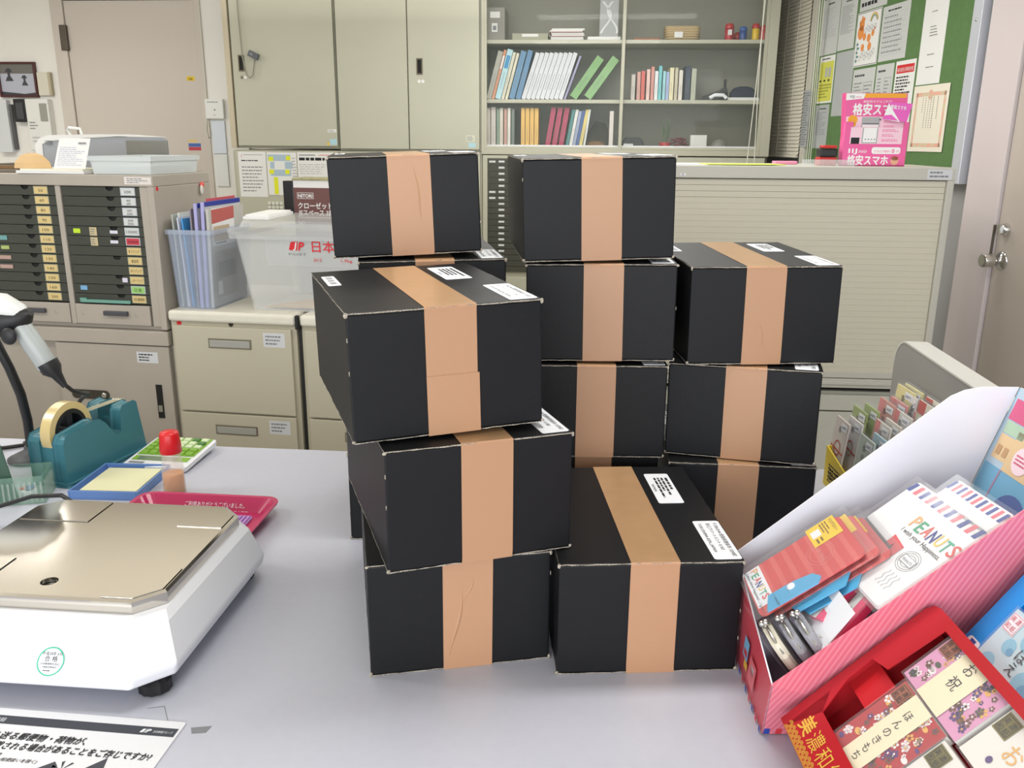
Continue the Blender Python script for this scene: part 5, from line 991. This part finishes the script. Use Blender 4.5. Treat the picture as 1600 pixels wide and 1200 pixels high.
for i in range(10): fq([(i * .1 + .0, .0), (i * .1 + .04, .0), (i * .1 + .055, .10), (i * .1 + .015, .10)], MATS[['airmail blue', 'airmail red'][i % 2]])
fq([(.28, .25), (.44, .25), (.44, .72), (.28, .72)], c_('coral display card light', (222, 110, 118), .4)); fq([(.32, .45), (.40, .45), (.40, .62), (.32, .62)], STK)
fq([(.50, .45), (.62, .45), (.62, .82), (.50, .82)], c_('sky blue print', (120, 176, 214), .5)); fq([(.52, .5), (.60, .5), (.60, .62), (.52, .62)], c_('airmail red', None) if False else MATS['airmail red']); fq([(.48, .30), (.56, .30), (.56, .44), (.48, .44)], c_('mustard print', (226, 180, 70), .5))
m.build('front_side', k)
far = [(.348, 1.205, .7015), (.345, 1.205, .857), (.636, 1.205, 1.107), (.655, 1.205, 1.116), (.680, 1.205, 1.121), (.732, 1.205, 1.121), (.600, 1.205, .7015)]
m = MB(); panel(m, far, .002, (0, 1, 0), WCARD, WCARD); m.build('far_side', k)
m = MB(); hd = [(.600, 1.203, .7015), (.732, 1.203, 1.121), (.742, .944, 1.125), (.604, .985, .7015)]; panel(m, hd, .002, (1, 0, 0), c_('pale blue header', (150, 186, 208), .3), WCARD)
ho = Vector((.600, 1.203, .7015)); hu = Vector((0, -1, 0)); hv = Vector((.132, 0, .4195)).normalized(); S = Surf(m, ho, hu, hv)
S.n = Vector((-.954, 0, .30))
S.rect(.004, .30, .26, .44, c_('milky blue print', (176, 196, 212), .4), 1); bei = c_('house print beige', (220, 190, 146), .4)
S.rect(.010, .335, .07, .372, bei, 2); S.rect(.045, .325, .13, .385, bei, 3); S.rect(.010, .374, .06, .392, c_('house print sage', (170, 196, 170), .4), 3); S.rect(.008, .394, .05, .425, c_('house print pink', (206, 90, 130), .4), 3)
S.rect(.016, .342, .026, .356, c_('house print tan', (190, 150, 110), .4), 4); S.rect(.032, .342, .042, .356, MATS['house print tan'], 4); S.disc(.078, .350, .020, c_('pale pink badge', (240, 214, 222), .4), 5); S.dashes(.064, .342, .092, .358, 3, c_('pink print small', (210, 90, 120), .5), 6)
S.rect(.004, .2, .26, .325, c_('header sky blue', (112, 168, 200), .4), 2); S.poly([(.036, .22), (.040, .22), (.047, .325), (.043, .325)], c_('mauve post', (160, 130, 160), .5), 3); S.disc(.10, .265, .04, c_('header navy shape', (84, 104, 158), .4), 4, 24)
S.rect(.03, .10, .24, .22, c_('header grey blue', (132, 148, 180), .4), 3)
m.build('header', k)
m = MB(); m.hexa([(.350, 1.20, .708), (.350, .99, .708), (.592, .99, .89), (.592, 1.20, .89), (.350, 1.20, .712), (.350, .99, .712), (.592, .99, .894), (.592, 1.20, .894)], c_('dark grey tray floor', (112, 112, 128), .6)); m.build('inner_floor', k)
COLS = [c_('letter coral', (214, 96, 90), .5), c_('letter orange', (232, 170, 110), .5), c_('letter yellow', (232, 200, 110), .5), c_('letter green', (70, 160, 120), .5), c_('letter navy', (50, 66, 140), .5), c_('letter tan', (226, 190, 120), .5), c_('letter teal', (80, 170, 140), .5)]
def peanuts(S, x, y, w, h, l=3):
    """the seven coloured capitals, spaced over w"""
    order = [1, 3, 0, 4, 2, 6, 0]
    for i, ch in enumerate('PEANUTS'): S.text(ch, x + w * i / 7, y - .0015 * (i % 2), h * 1.38, COLS[order[i]], w=w / 8.6, bold=.015, l=l)
BAG = film('clear bag', (236, 236, 240), .055, .06)
PO = (.35, 1.19, .85)
def inplane(x, y, z, rot=0): return tilt(PO, 38) @ Matrix.Translation((x, y, z)) @ Matrix.Rotation(R(rot), 4, 'Z')
def fix(o, M): o.matrix_world = M; return o
CO = striped('coral case with stripes', (206, 84, 84), (214, 104, 100), 16, (0, 0, R(90)))
CYA = c_('cyan flap', (86, 170, 214), .3)
def case(label, x, y, z, full):
    k = thing('card_case', label, 'case', M=inplane(x, y, z, -2))
    m = MB().prism(rrect(0, 0, .112, .162, .010), .0035, CO, 'z', 0); S = m.top(.0035)
    if full:
        S.rect(.001, .002, .094, .028, STK, 1); peanuts(S, .006, .013, .078, .0115, 2); S.text('Letters deliver Happiness!', .006, .0055, .0058, INK, w=.07, l=2); S.disc(.003, .005, .001, INK, 2); S.disc(.091, .005, .001, INK, 2)
        for r_ in (.026, .020): S.ring(.058, .112, r_, .0007, c_('faint rose print', (222, 140, 136), .5), 1, ry=r_ * .8)
        S.text('AIR MAIL', .042, .109, .009, MATS['faint rose print'], l=1)
    S.rect(-.008, .110, .042, .155, c_('yellow hang label', (240, 200, 50), .5), 2)
    if full: S.text('マルチカバー', -.004, .146, .0072, INK, l=3, w=.036); S.dashes(-.004, .130, .036, .143, 3, c_('brown label print', (120, 90, 30), .6), 3); S.rect(.004, .114, .022, .128, STK, 3); S.dashes(.026, .115, .038, .128, 2, MATS['brown label print'], 3)
    m.build('case_body', k)
    if full:
        MB().prism([(.082, .022), (.112, .012), (.116, .088), (.106, .096), (.092, .088), (.084, .06)], .002, CYA, 'z', .0038).build('flap', k, .0006)
        MB().lathe([(.006, 0), (.006, .0015), (.004, .0025)], STK, c=(.092, .055, .0058), seg=20).build('snap_button', k)
    else: MB().prism([(.100, .02), (.128, .03), (.132, .10), (.112, .115)], .002, CYA, 'z', .0002).build('flap', k)
    m = MB().box(-.006, -.006, .0075 if full else .0045, .120, .176, .0079 if full else .0049, BAG); m.build('clear_bag', k)
case('second coral case, just under the top one in the pink display', .040, .006, -.010, False)
case('bottom coral case of the three in the pink display', .044, .016, -.019, False)
case('top coral case with a yellow hang label and cyan snap flap in the pink display', .040, -.010, .000, True)
def pouch(label, x, y, z, w, h, full):
    k = thing('letter_set', label, 'letter set', M=inplane(x, y, z, 3))
    m = MB().loft([[(a, b, zz) for a, b in rrect(d, d, w - d, h - d, .006)] for d, zz in ((.003, 0), (0, .004), (0, .010), (.003, .013))], c_('white set cover', (234, 234, 236), .4)); S = m.top(.013)
    n = 11
    for i in range(n): S.poly([(w * i / n + .002, h - .020), (w * i / n + w / n * .55 + .002, h - .020), (w * i / n + w / n * .75 + .002, h - .004), (w * i / n + w / n * .2 + .002, h - .004)], [c_('airmail navy', (66, 82, 150), .5), c_('airmail rose', (222, 110, 124), .5)][i % 2], 1)
    if full:
        peanuts(S, .074, h - .058, .108, .020, 2); S.text('I wish your Happiness.', .074, h - .070, .0105, INK, w=.095, l=2)
        S.poly([(.078, .058), (.110, .056), (.110, .080), (.076, .086)], c_('red flag print', (214, 70, 76), .5), 2); S.text('J', .088, .062, .018, INK, l=3)
        for r_ in (.020, .0165, .012): S.ring(.138, .070, r_, .0007, GREYINK, 2, ry=r_ * .82)
        S.rect(.124, .064, .152, .076, c_('white set cover', (234, 234, 236)), 3); S.frame(.124, .064, .152, .076, .0006, GREYINK, 4); S.text('PEANUTS', .127, .067, .006, GREYINK, w=.022, l=4)
        for j in range(4):
            for i in range(8):
                t0, t1 = i / 8, (i + 1) / 8; f = lambda t: .002 * math.sin(t * 12)
                S.poly([(.132 + j * .008 + f(t0), .048 - t0 * .025), (.1327 + j * .008 + f(t0), .048 - t0 * .025), (.1327 + j * .008 + f(t1), .048 - t1 * .025), (.132 + j * .008 + f(t1), .048 - t1 * .025)], GREYINK, 2)
    m.build('set_body', k); MB().box(-.006, -.006, .0145, w + .004, h + .004, .0149, BAG).build('clear_bag', k)
pouch('white letter set with coloured capitals and airmail stripes in the pink display', .052, .105, -.034, .180, .165, True)
pouch('white letter set with airmail stripes only, at the back of the pink display', .094, .262, -.034, .128, .045, False)
# purses in bags, standing behind the front side
for i, (yy, xx, lb) in enumerate(((-.012, .128, 'frontmost bagged coin purse with printed cover in the pink display'), (.010, .138, 'middle bagged grey coin purse in the pink display'), (.030, .148, 'rearmost bagged grey coin purse in the pink display'))):
    k = thing('coin_purse', lb, 'purse', M=inplane(xx - .006, yy - .004, -.062))
    pm = c_('cream purse cloth', (220, 214, 196), .7) if i == 0 else c_('grey purse cloth', (150, 150, 158), .7)
    prof = [(-.0, .0), (.075, .0), (.082, .012), (.082, .030), (.070, .046), (.036, .052), (.010, .046), (.0, .030)]
    m = MB(); m.loft([[(a if q else a * .9 + .004, b_, c) for a, c in prof] for q, b_ in ((0, -.006), (1, -.002), (1, .004), (0, .008))], pm)
    S = Surf(m, (0, -.0062, 0), (1, 0, 0), (0, 0, 1))
    if i == 0: peanuts(S, .020, .010, .048, .010, 2); S.rect(.002, .0, .070, .007, c_('brown red band', (150, 60, 60), .6), 1); S.disc(.012, .030, .008, c_('airmail navy', (66, 82, 150)), 2)
    m.build('pouch', k, .002)
    for q in (-1, 1): MB().ball((.036 + q * .004, .001 + q * .003, .060 + q * .002), .0048, CHROME, seg=12).build('clasp_ball', k)
    MB().tube([(.004, .001, .034), (.014, .001, .049), (.036, .001, .055), (.062, .001, .050), (.078, .001, .034)], .0022, CHROME, 8).build('metal_frame', k)
    m = MB(); m.box(-.008, -.009, .0, .095, -.0087, .075, BAG); m.box(-.008, .0105, .0, .095, .0108, .080, BAG); m.build('clear_bag', k)
m = MB().box(0, 0, 0, .10, .0012, .066, STK); tag(fix(m.build('backing_card'), inplane(.128, .028, -.034) @ Matrix.Rotation(R(-70), 4, 'X')), 'white backing card standing behind the coin purses in the pink display', 'card')
for i, (x, y, rot, lb) in enumerate(((.168, .040, 24, 'bagged pink-edged slim box lying left of the white letter set'), (.205, .036, 24, 'second bagged pink-edged slim box, nearer the pink side'))):
    k = thing('slim_box', lb, 'box', M=inplane(x, y, -.036 - .008 * i, rot))
    m = MB().box(0, 0, 0, .024, .085, .014, c_('hot pink box', (226, 66, 110), .35)); S = m.top(.014); S.rect(.0, .0, .013, .085, c_('grey label paper', (206, 208, 206), .5), 1)
    vs, fs = glyphs('PEANUTS', .02, 0); S2 = Surf(m, (.011, .012, .014), (0, 1, 0), (-1, 0, 0)); S2.text('PEANUTS', 0, .001, .010, GREYINK, w=.045, l=2, bold=.02); m.build('box_body', k, .001)
    MB().box(-.004, -.006, .016, .030, .092, .0163, BAG).build('clear_bag', k)

# ------------------------------------------------------------------ red washi paper display
RC = c_('red display card', (176, 28, 38), .35); GOLD = c_('gold print', (232, 186, 80), .35, metal=.2)
MR = tilt((.345, .930, .754), 44)
k = thing('washi_display', 'red counter display with gold kanji, holding patterned paper sets', 'display', M=MR)
m = MB()
# face plate with a window; local x towards the camera, y up the slope
L_, Hh = .30, .240
m.prism([(0, 0), (L_, 0), (L_, .052), (.020, .052), (-.003, .075)], .0015, RC, 'z', 0)
m.prism([(-.004, 0), (0, 0), (-.003, .075), (.004, .133), (-.010, .139), (-.014, .222), (-.008, .232), (0, .238)][::-1] if False else [(0, 0), (.02, .052), (-.002, .133), (-.014, .20), (-.012, .10)], .0015, RC, 'z', -.0016) if False else None
m.prism([(-.016, .0), (.0, .0), (.020, .052), (.0, .100), (-.002, .138), (.028, .146), (.034, .226), (.0, .240), (-.010, .236), (-.016, .226)], .0015, RC, 'z', 0)
m.prism([(-.010, .236), (.034, .226), (L_, .226), (L_, .240), (0, .240)], .0015, RC, 'z', -.0002)
S = Surf(m, (0, 0, .0015), (1, 0, 0), (0, 1, 0))
m.build('face_plate', k)
m = MB(); S = Surf(m, (0, 0, .0016), (1, 0, 0), (0, 1, 0))
S.text('美', .012, .018, .026, GOLD, l=1, bold=.02); S.text('濃', .041, .018, .026, GOLD, l=1, bold=.0); S.text('和', .070, .018, .026, GOLD, l=1, bold=.0); S.text('紙', .099, .018, .026, GOLD, l=1, bold=.0)
for r_ in range(3):
    for c in range(30):
        cx_ = .003 + c * .0095 + (r_ % 2) * .00475; cy_ = .0005 + r_ * .0042 if c > 1 else .0005 + r_ * .0042
        for rr_ in (.0045, .0030, .0015): S.ring(cx_, cy_, rr_, .0007, GOLD, 1, 10, 0, 180)
m.build('gold_lettering', k)
m = MB().box(-.014, .002, -.045, -.012, .236, 0, RC).box(-.012, .236, -.045, L_, .238, -.0005, RC).box(-.012, .0, -.045, L_, .002, -.0002, RC).box(-.012, .002, -.045, L_, .236, -.043, RC).box(-.012, .095, -.043, .040, .140, -.014, c_('red inner ledge', (196, 34, 42), .35)); m.build('tray', k, .0005)
m = MB(); b0 = tilt((.345, .938, .752), 44); wedge = [(-.010, .0, 0), (.29, .0, 0)]
inv = MR.inverted()
w8 = [inv @ Vector(p) for p in ((.385, .640, .702), (.385, .945, .702), (.53, .945, .702), (.53, .640, .702), (.388, .640, .744), (.388, .945, .744), (.527, .945, .880), (.527, .640, .880))]
m.hexa(w8, RC); m.build('easel_foot', k)
def floral(m_, S, w, h, base, palette, n, l=1):
    S.rect(0, 0, w, h, base, l)
    for i in range(n):
        x, y = rnd.uniform(.006, w - .006), rnd.uniform(.006, h - .006); c = palette[i % len(palette)]; s_ = rnd.uniform(.0025, .0055)
        if i % 4 == 3: S.disc(x, y, s_ * 1.3, c, l + 1, 12, s_ * .8)
        else:
            for a in range(5): S.disc(x + s_ * .75 * math.cos(a * 1.2566 + i), y + s_ * .75 * math.sin(a * 1.2566 + i), s_ * .42, c, l + 1 + (i % 2), 7)
            S.disc(x, y, s_ * .3, palette[(i + 2) % len(palette)], l + 3, 6)
PURP = c_('purple print', (84, 60, 120), .5); BRN = c_('brown print', (110, 80, 60), .5); WHT = c_('white petals', (236, 226, 226), .5); GLD = c_('ochre print', (222, 170, 90), .5); DGR = c_('dark green print', (72, 80, 62), .5)
CRB = c_('cream band paper', (232, 222, 190), .6)
def seal(S, x, y, s_, pm, ink, l=4):
    S.rect(x, y, x + s_, y + s_, pm, l); S.frame(x + s_ * .08, y + s_ * .08, x + s_ * .92, y + s_ * .92, s_ * .03, ink, l + 1)
    S.text('美', x + s_ * .12, y + s_ * .52, s_ * .36, ink, l=l + 1); S.text('濃', x + s_ * .52, y + s_ * .52, s_ * .36, ink, l=l + 1); S.text('和', x + s_ * .12, y + s_ * .14, s_ * .36, ink, l=l + 1); S.text('紙', x + s_ * .52, y + s_ * .14, s_ * .36, ink, l=l + 1)
COP = c_('copper seal', (176, 104, 70), .35, metal=.3); OLV = c_('olive gold seal', (128, 118, 62), .35, metal=.3)
def wpack(label, x, y, z, w, h, kind, txt, rot=0, th=.012):
    k = thing('paper_set', label, 'paper set', M=MR @ Matrix.Translation((x, y, z)) @ Matrix.Rotation(R(rot), 4, 'Z'))
    m = MB(); m.prism(rrect(0, 0, w, h, .001), th, c_('paper set stock', (226, 222, 216), .6), 'z', -th); S = Surf(m, (0, 0, 0), (1, 0, 0), (0, 1, 0))
    if kind == 'red': floral(m, S, w, h, c_('crimson washi', (176, 48, 52), .5), [WHT, PURP, GLD, WHT, BRN], 120); S.rect(w * .30, 0, w * .70, h, CRB, 4) if False else S.rect(0, 0, 0, 0, CRB, 4)
    if kind == 'pink': floral(m, S, w, h, c_('pink washi', (214, 150, 186), .5), [BRN, PURP, WHT, GLD, DGR], 90)
    if kind in ('red', 'pink'):
        S.rect(w * .28, 0, w * .68, h, CRB, 5)
        for i, ch in enumerate(txt): S.text(ch, w * .48, h * .78 - i * h / (len(txt) + 1.2) - .003, .0135 if len(txt) > 3 else .018, INK, align='C', l=6)
        seal(S, w * .0 + .004, h - .024, .022, COP, INK, 7)
    else:
        seal(S, .002, h - .028, .024, OLV, INK, 2)
        S.text(txt, w * .42, h * .42, .024, GLD if kind == 'white2' else INK, align='C', l=2); S.disc(w * .6, h * .2, .006, c_('rose print', (206, 90, 110), .5), 2)
        if kind == 'white2': S.disc(w * .3, h * .25, .004, PURP, 2)
    m.build('stack_body', k)
    MB().box(-.002, -.002, .0022, w + .003, h + .003, .0025, BAG).box(w + .0008, 0, -th, w + .0012, h, .0022, BAG).build('clear_bag', k)
wpack('crimson floral paper set with a cream lettered band in the red display', .052, .050, -.006, .098, .105, 'red', 'ほんのきもち')
wpack('pink floral paper set with a cream lettered band in the red display', .038, .158, -.008, .122, .072, 'pink', 'お祝')
wpack('white paper set with olive gold seal below the crimson one in the red display', .152, .045, -.006, .10, .106, 'white', 'お')
wpack('white paper set with olive gold seal and brown letter beside the pink floral one', .166, .158, -.010, .11, .068, 'white2', 'お')

# ------------------------------------------------------------------ blue washi paper display, behind the red one
BLD = c_('bright blue display card', (10, 140, 220), .35)
MBl = tilt((.557, .930, .892), 55)
k = thing('washi_display', 'bright blue counter display of paper sets at the right edge, behind the red one', 'display', M=MBl)
m = MB().box(0, -.015, 0, .032, .14, .0015, BLD).box(.032, .075, 0, .26, .14, .0015, BLD).box(.0, -.015, -.05, .26, -.013, -.001, BLD).box(.0, -.013, -.05, .002, .138, -.0005, BLD).box(.002, -.013, -.05, .26, .138, -.048, BLD)
m.build('tray', k, .0005)
m = MB(); S = m.top(.0018); S.poly(rrect(.006, -.014, .030, -.002, .005), STK, 1); S.rect(.012, -.012, .022, -.004, c_('small navy print', (60, 80, 150), .5), 2); m.build('white_tab', k)
inv = MBl.inverted(); w8 = [inv @ Vector(p) for p in ((.60, .70, .702), (.60, .925, .702), (.68, .925, .702), (.68, .70, .702), (.603, .70, .872), (.603, .925, .872), (.668, .925, .965), (.668, .70, .965))]
MB().hexa(w8, c_('blue easel card', (24, 110, 190), .4)).build('easel_foot', k)
k = thing('paper_set', 'pale blue paper set with a red square seal in the bright blue display', 'paper set', M=MBl @ Matrix.Translation((.036, -.030, .006)))
m = MB().prism(rrect(0, 0, .12, .088, .001), .012, c_('pale blue washi', (186, 214, 224), .5), 'z', -.012); S = m.top(0)
for x, y, r_ in ((.03, .05, .010), (.05, .07, .014), (.02, .02, .012), (.08, .03, .016), (.07, .06, .008)): S.disc(x, y, r_, c_('water blue print', (130, 190, 214), .5), 1, 16); S.disc(x + .006, y - .004, r_ * .5, c_('mid blue print', (96, 160, 196), .5), 2, 12)
SR = c_('rose seal ink', (206, 70, 96), .5); S.rect(.002, .060, .024, .084, STK, 3); S.frame(.003, .061, .023, .083, .0006, SR, 4)
for ch, a, b in (('美', .004, .074), ('濃', .013, .074), ('和', .004, .064), ('紙', .013, .064)): S.text(ch, a, b, .008, SR, l=4)
for i, ch in enumerate('おぼえ'): S.text(ch, .055, .062 - i * .017, .018, INK, align='C', l=4)
m.build('stack_body', k); MB().box(-.002, -.002, .0012, .123, .091, .0015, BAG).build('clear_bag', k)

# ------------------------------------------------------------------ gift envelopes in their rack
YB = c_('yellow box card', (226, 196, 50), .5)
k = thing('envelope_rack', 'yellow edged stepped rack of gift envelopes between cartons and partition', 'rack', WORLD, (0, 0, .7005))
m = MB().box(.722, 1.70, 0, .725, 1.875, .070, YB).box(.725, 1.872, 0, .80, 1.875, .092, YB).box(.725, 1.70, 0, .80, 1.872, .004, YB).hexa([(.722, 1.77, .070), (.725, 1.77, .070), (.725, 1.875, .070), (.722, 1.875, .070), (.722, 1.77, .071), (.725, 1.77, .071), (.725, 1.875, .092), (.722, 1.875, .092)], YB)
S = Surf(m, (.722, 1.872, .005), (0, -1, 0), (0, 0, 1)); S.text('御祝', .02, .018, .035, INK, l=1); S.dashes(.02, .008, .09, .055, 5, c_('black lettering', (50, 50, 40), .7), 1, .4); m.build('front_tray', k)
for i, (x0, x1, h) in enumerate(((.80, .845, .075), (.845, .89, .105), (.89, .925, .135))):
    MB().box(x0 + .001, 1.72, 0, x1 - (.012 if i == 2 else 0), 1.90, h - .03, c_('rack step card', (206, 196, 160), .6)).build('step', k)
def envelope(label, x, y0, w, ztop, rgb, lean=8, band=None, h=.14, txt='御祝', knot=None):
    """faces the customers on the left; x plane, from y0 towards the camera"""
    k = thing('gift_envelope', label, 'envelope', M=Matrix.Translation((x, y0, ztop)) @ Matrix(((0, 1, 0, 0), (-1, 0, 0, 0), (0, 0, 1, 0), (0, 0, 0, 1))).to_3x3().to_4x4() @ Matrix.Rotation(R(-lean), 4, 'X'))
    # local: x towards camera, y away from the customer, z up (0 = top edge)
    pm = c_('envelope %d %d %d' % rgb, rgb, .5); m = MB().box(0, 0, -h, w, .004, 0, pm); S = Surf(m, (0, 0, -h), (1, 0, 0), (0, 0, 1))
    S.rect(.003, .004, w - .003, h - .004, pm, 1)
    if band: S.rect(w * .0, 0, w * .34, h, band, 2)
    for i, ch in enumerate(txt): S.text(ch, w * .45, h - .030 - i * .020, .016, INK, align='C', l=3)
    if knot: S.ring(w * .5, h * .45, .018, .003, knot, 4); S.poly([(0, h * .42), (w, h * .38), (w, h * .41), (0, h * .45)], knot, 4)
    S.rect(w * .52, h - .022, w * .95, h - .006, STK, 4); S.text('200円', w * .55, h - .018, .009, INK, l=5, w=w * .32)
    m.build('envelope_body', k); MB().box(-.002, -.0016, -h - .001, w + .002, -.0012, .006, BAG).box(-.002, .0048, -h, w + .002, .0052, .006, BAG).build('clear_sleeve', k)
PKB = c_('rose band', (214, 130, 130), .5); RDB = c_('red band', (190, 70, 60), .5)
E_ = [('white envelope with red cord at the front of the rack, nearest the cartons', .742, 1.885, .074, .862, (206, 196, 190), None, RDB), ('second white envelope with red cord in the yellow front tray', .765, 1.872, .074, .866, (214, 210, 208), None, RDB),
 ('grey green envelope in the yellow front tray', .752, 1.770, .072, .858, (176, 186, 176), None, None), ('pale blue envelope behind the grey green one', .775, 1.760, .074, .864, (170, 200, 210), None, None),
 ('green envelope, the one nearer the red corded pair', .806, 1.955, .078, .866, (150, 166, 104), None, None), ('second green envelope, behind the first green one', .830, 1.950, .078, .872, (156, 174, 110), None, None),
 ('white envelope with a pink band right of the green pair', .822, 1.862, .076, .862, (214, 210, 204), PKB, None), ('cream envelope right behind the pink banded white one', .840, 1.855, .076, .867, (216, 208, 196), None, None), ('plain rose envelope at the paper edge of the white display side', .852, 1.780, .07, .868, (206, 170, 172), None, None),
 ('rose envelope at the far end of the middle tier', .862, 2.005 - .06, .080, .888, (206, 150, 140), PKB, None), ('second rose envelope of the middle tier, behind the first', .884, 2.00 - .06, .085, .892, (214, 150, 150), PKB, None),
 ('white envelope with a pink band in the middle tier', .866, 1.875, .086, .884, (214, 212, 206), PKB, None), ('light yellow green envelope of the middle tier', .898, 1.865, .08, .885, (212, 208, 180), PKB, None), ('pink and white corded envelope of the middle tier', .896, 1.800, .078, .893, (220, 200, 190), PKB, PKB),
 ('yellow envelope on the top tier in front of the partition', .903, 1.955, .090, .918, (224, 212, 150), None, None), ('second yellow envelope behind the first on the top tier', .915, 1.945, .090, .922, (226, 216, 160), None, None),
 ('white envelope standing sideways on the top tier', .900, 1.868, .022, .912, (222, 216, 212), None, None), ('red banded cream envelope on the top tier', .902, 1.838, .10, .914, (218, 212, 196), RDB, None), ('second red banded cream envelope on the top tier, behind', .911, 1.830, .10, .924, (222, 214, 196), RDB, None)]
for lb, x, y0, w, zt, rgb, band, knot in E_: envelope(lb, x, y0, w, zt, rgb, 6, band, .12, '御祝' if not knot else '寿', knot)
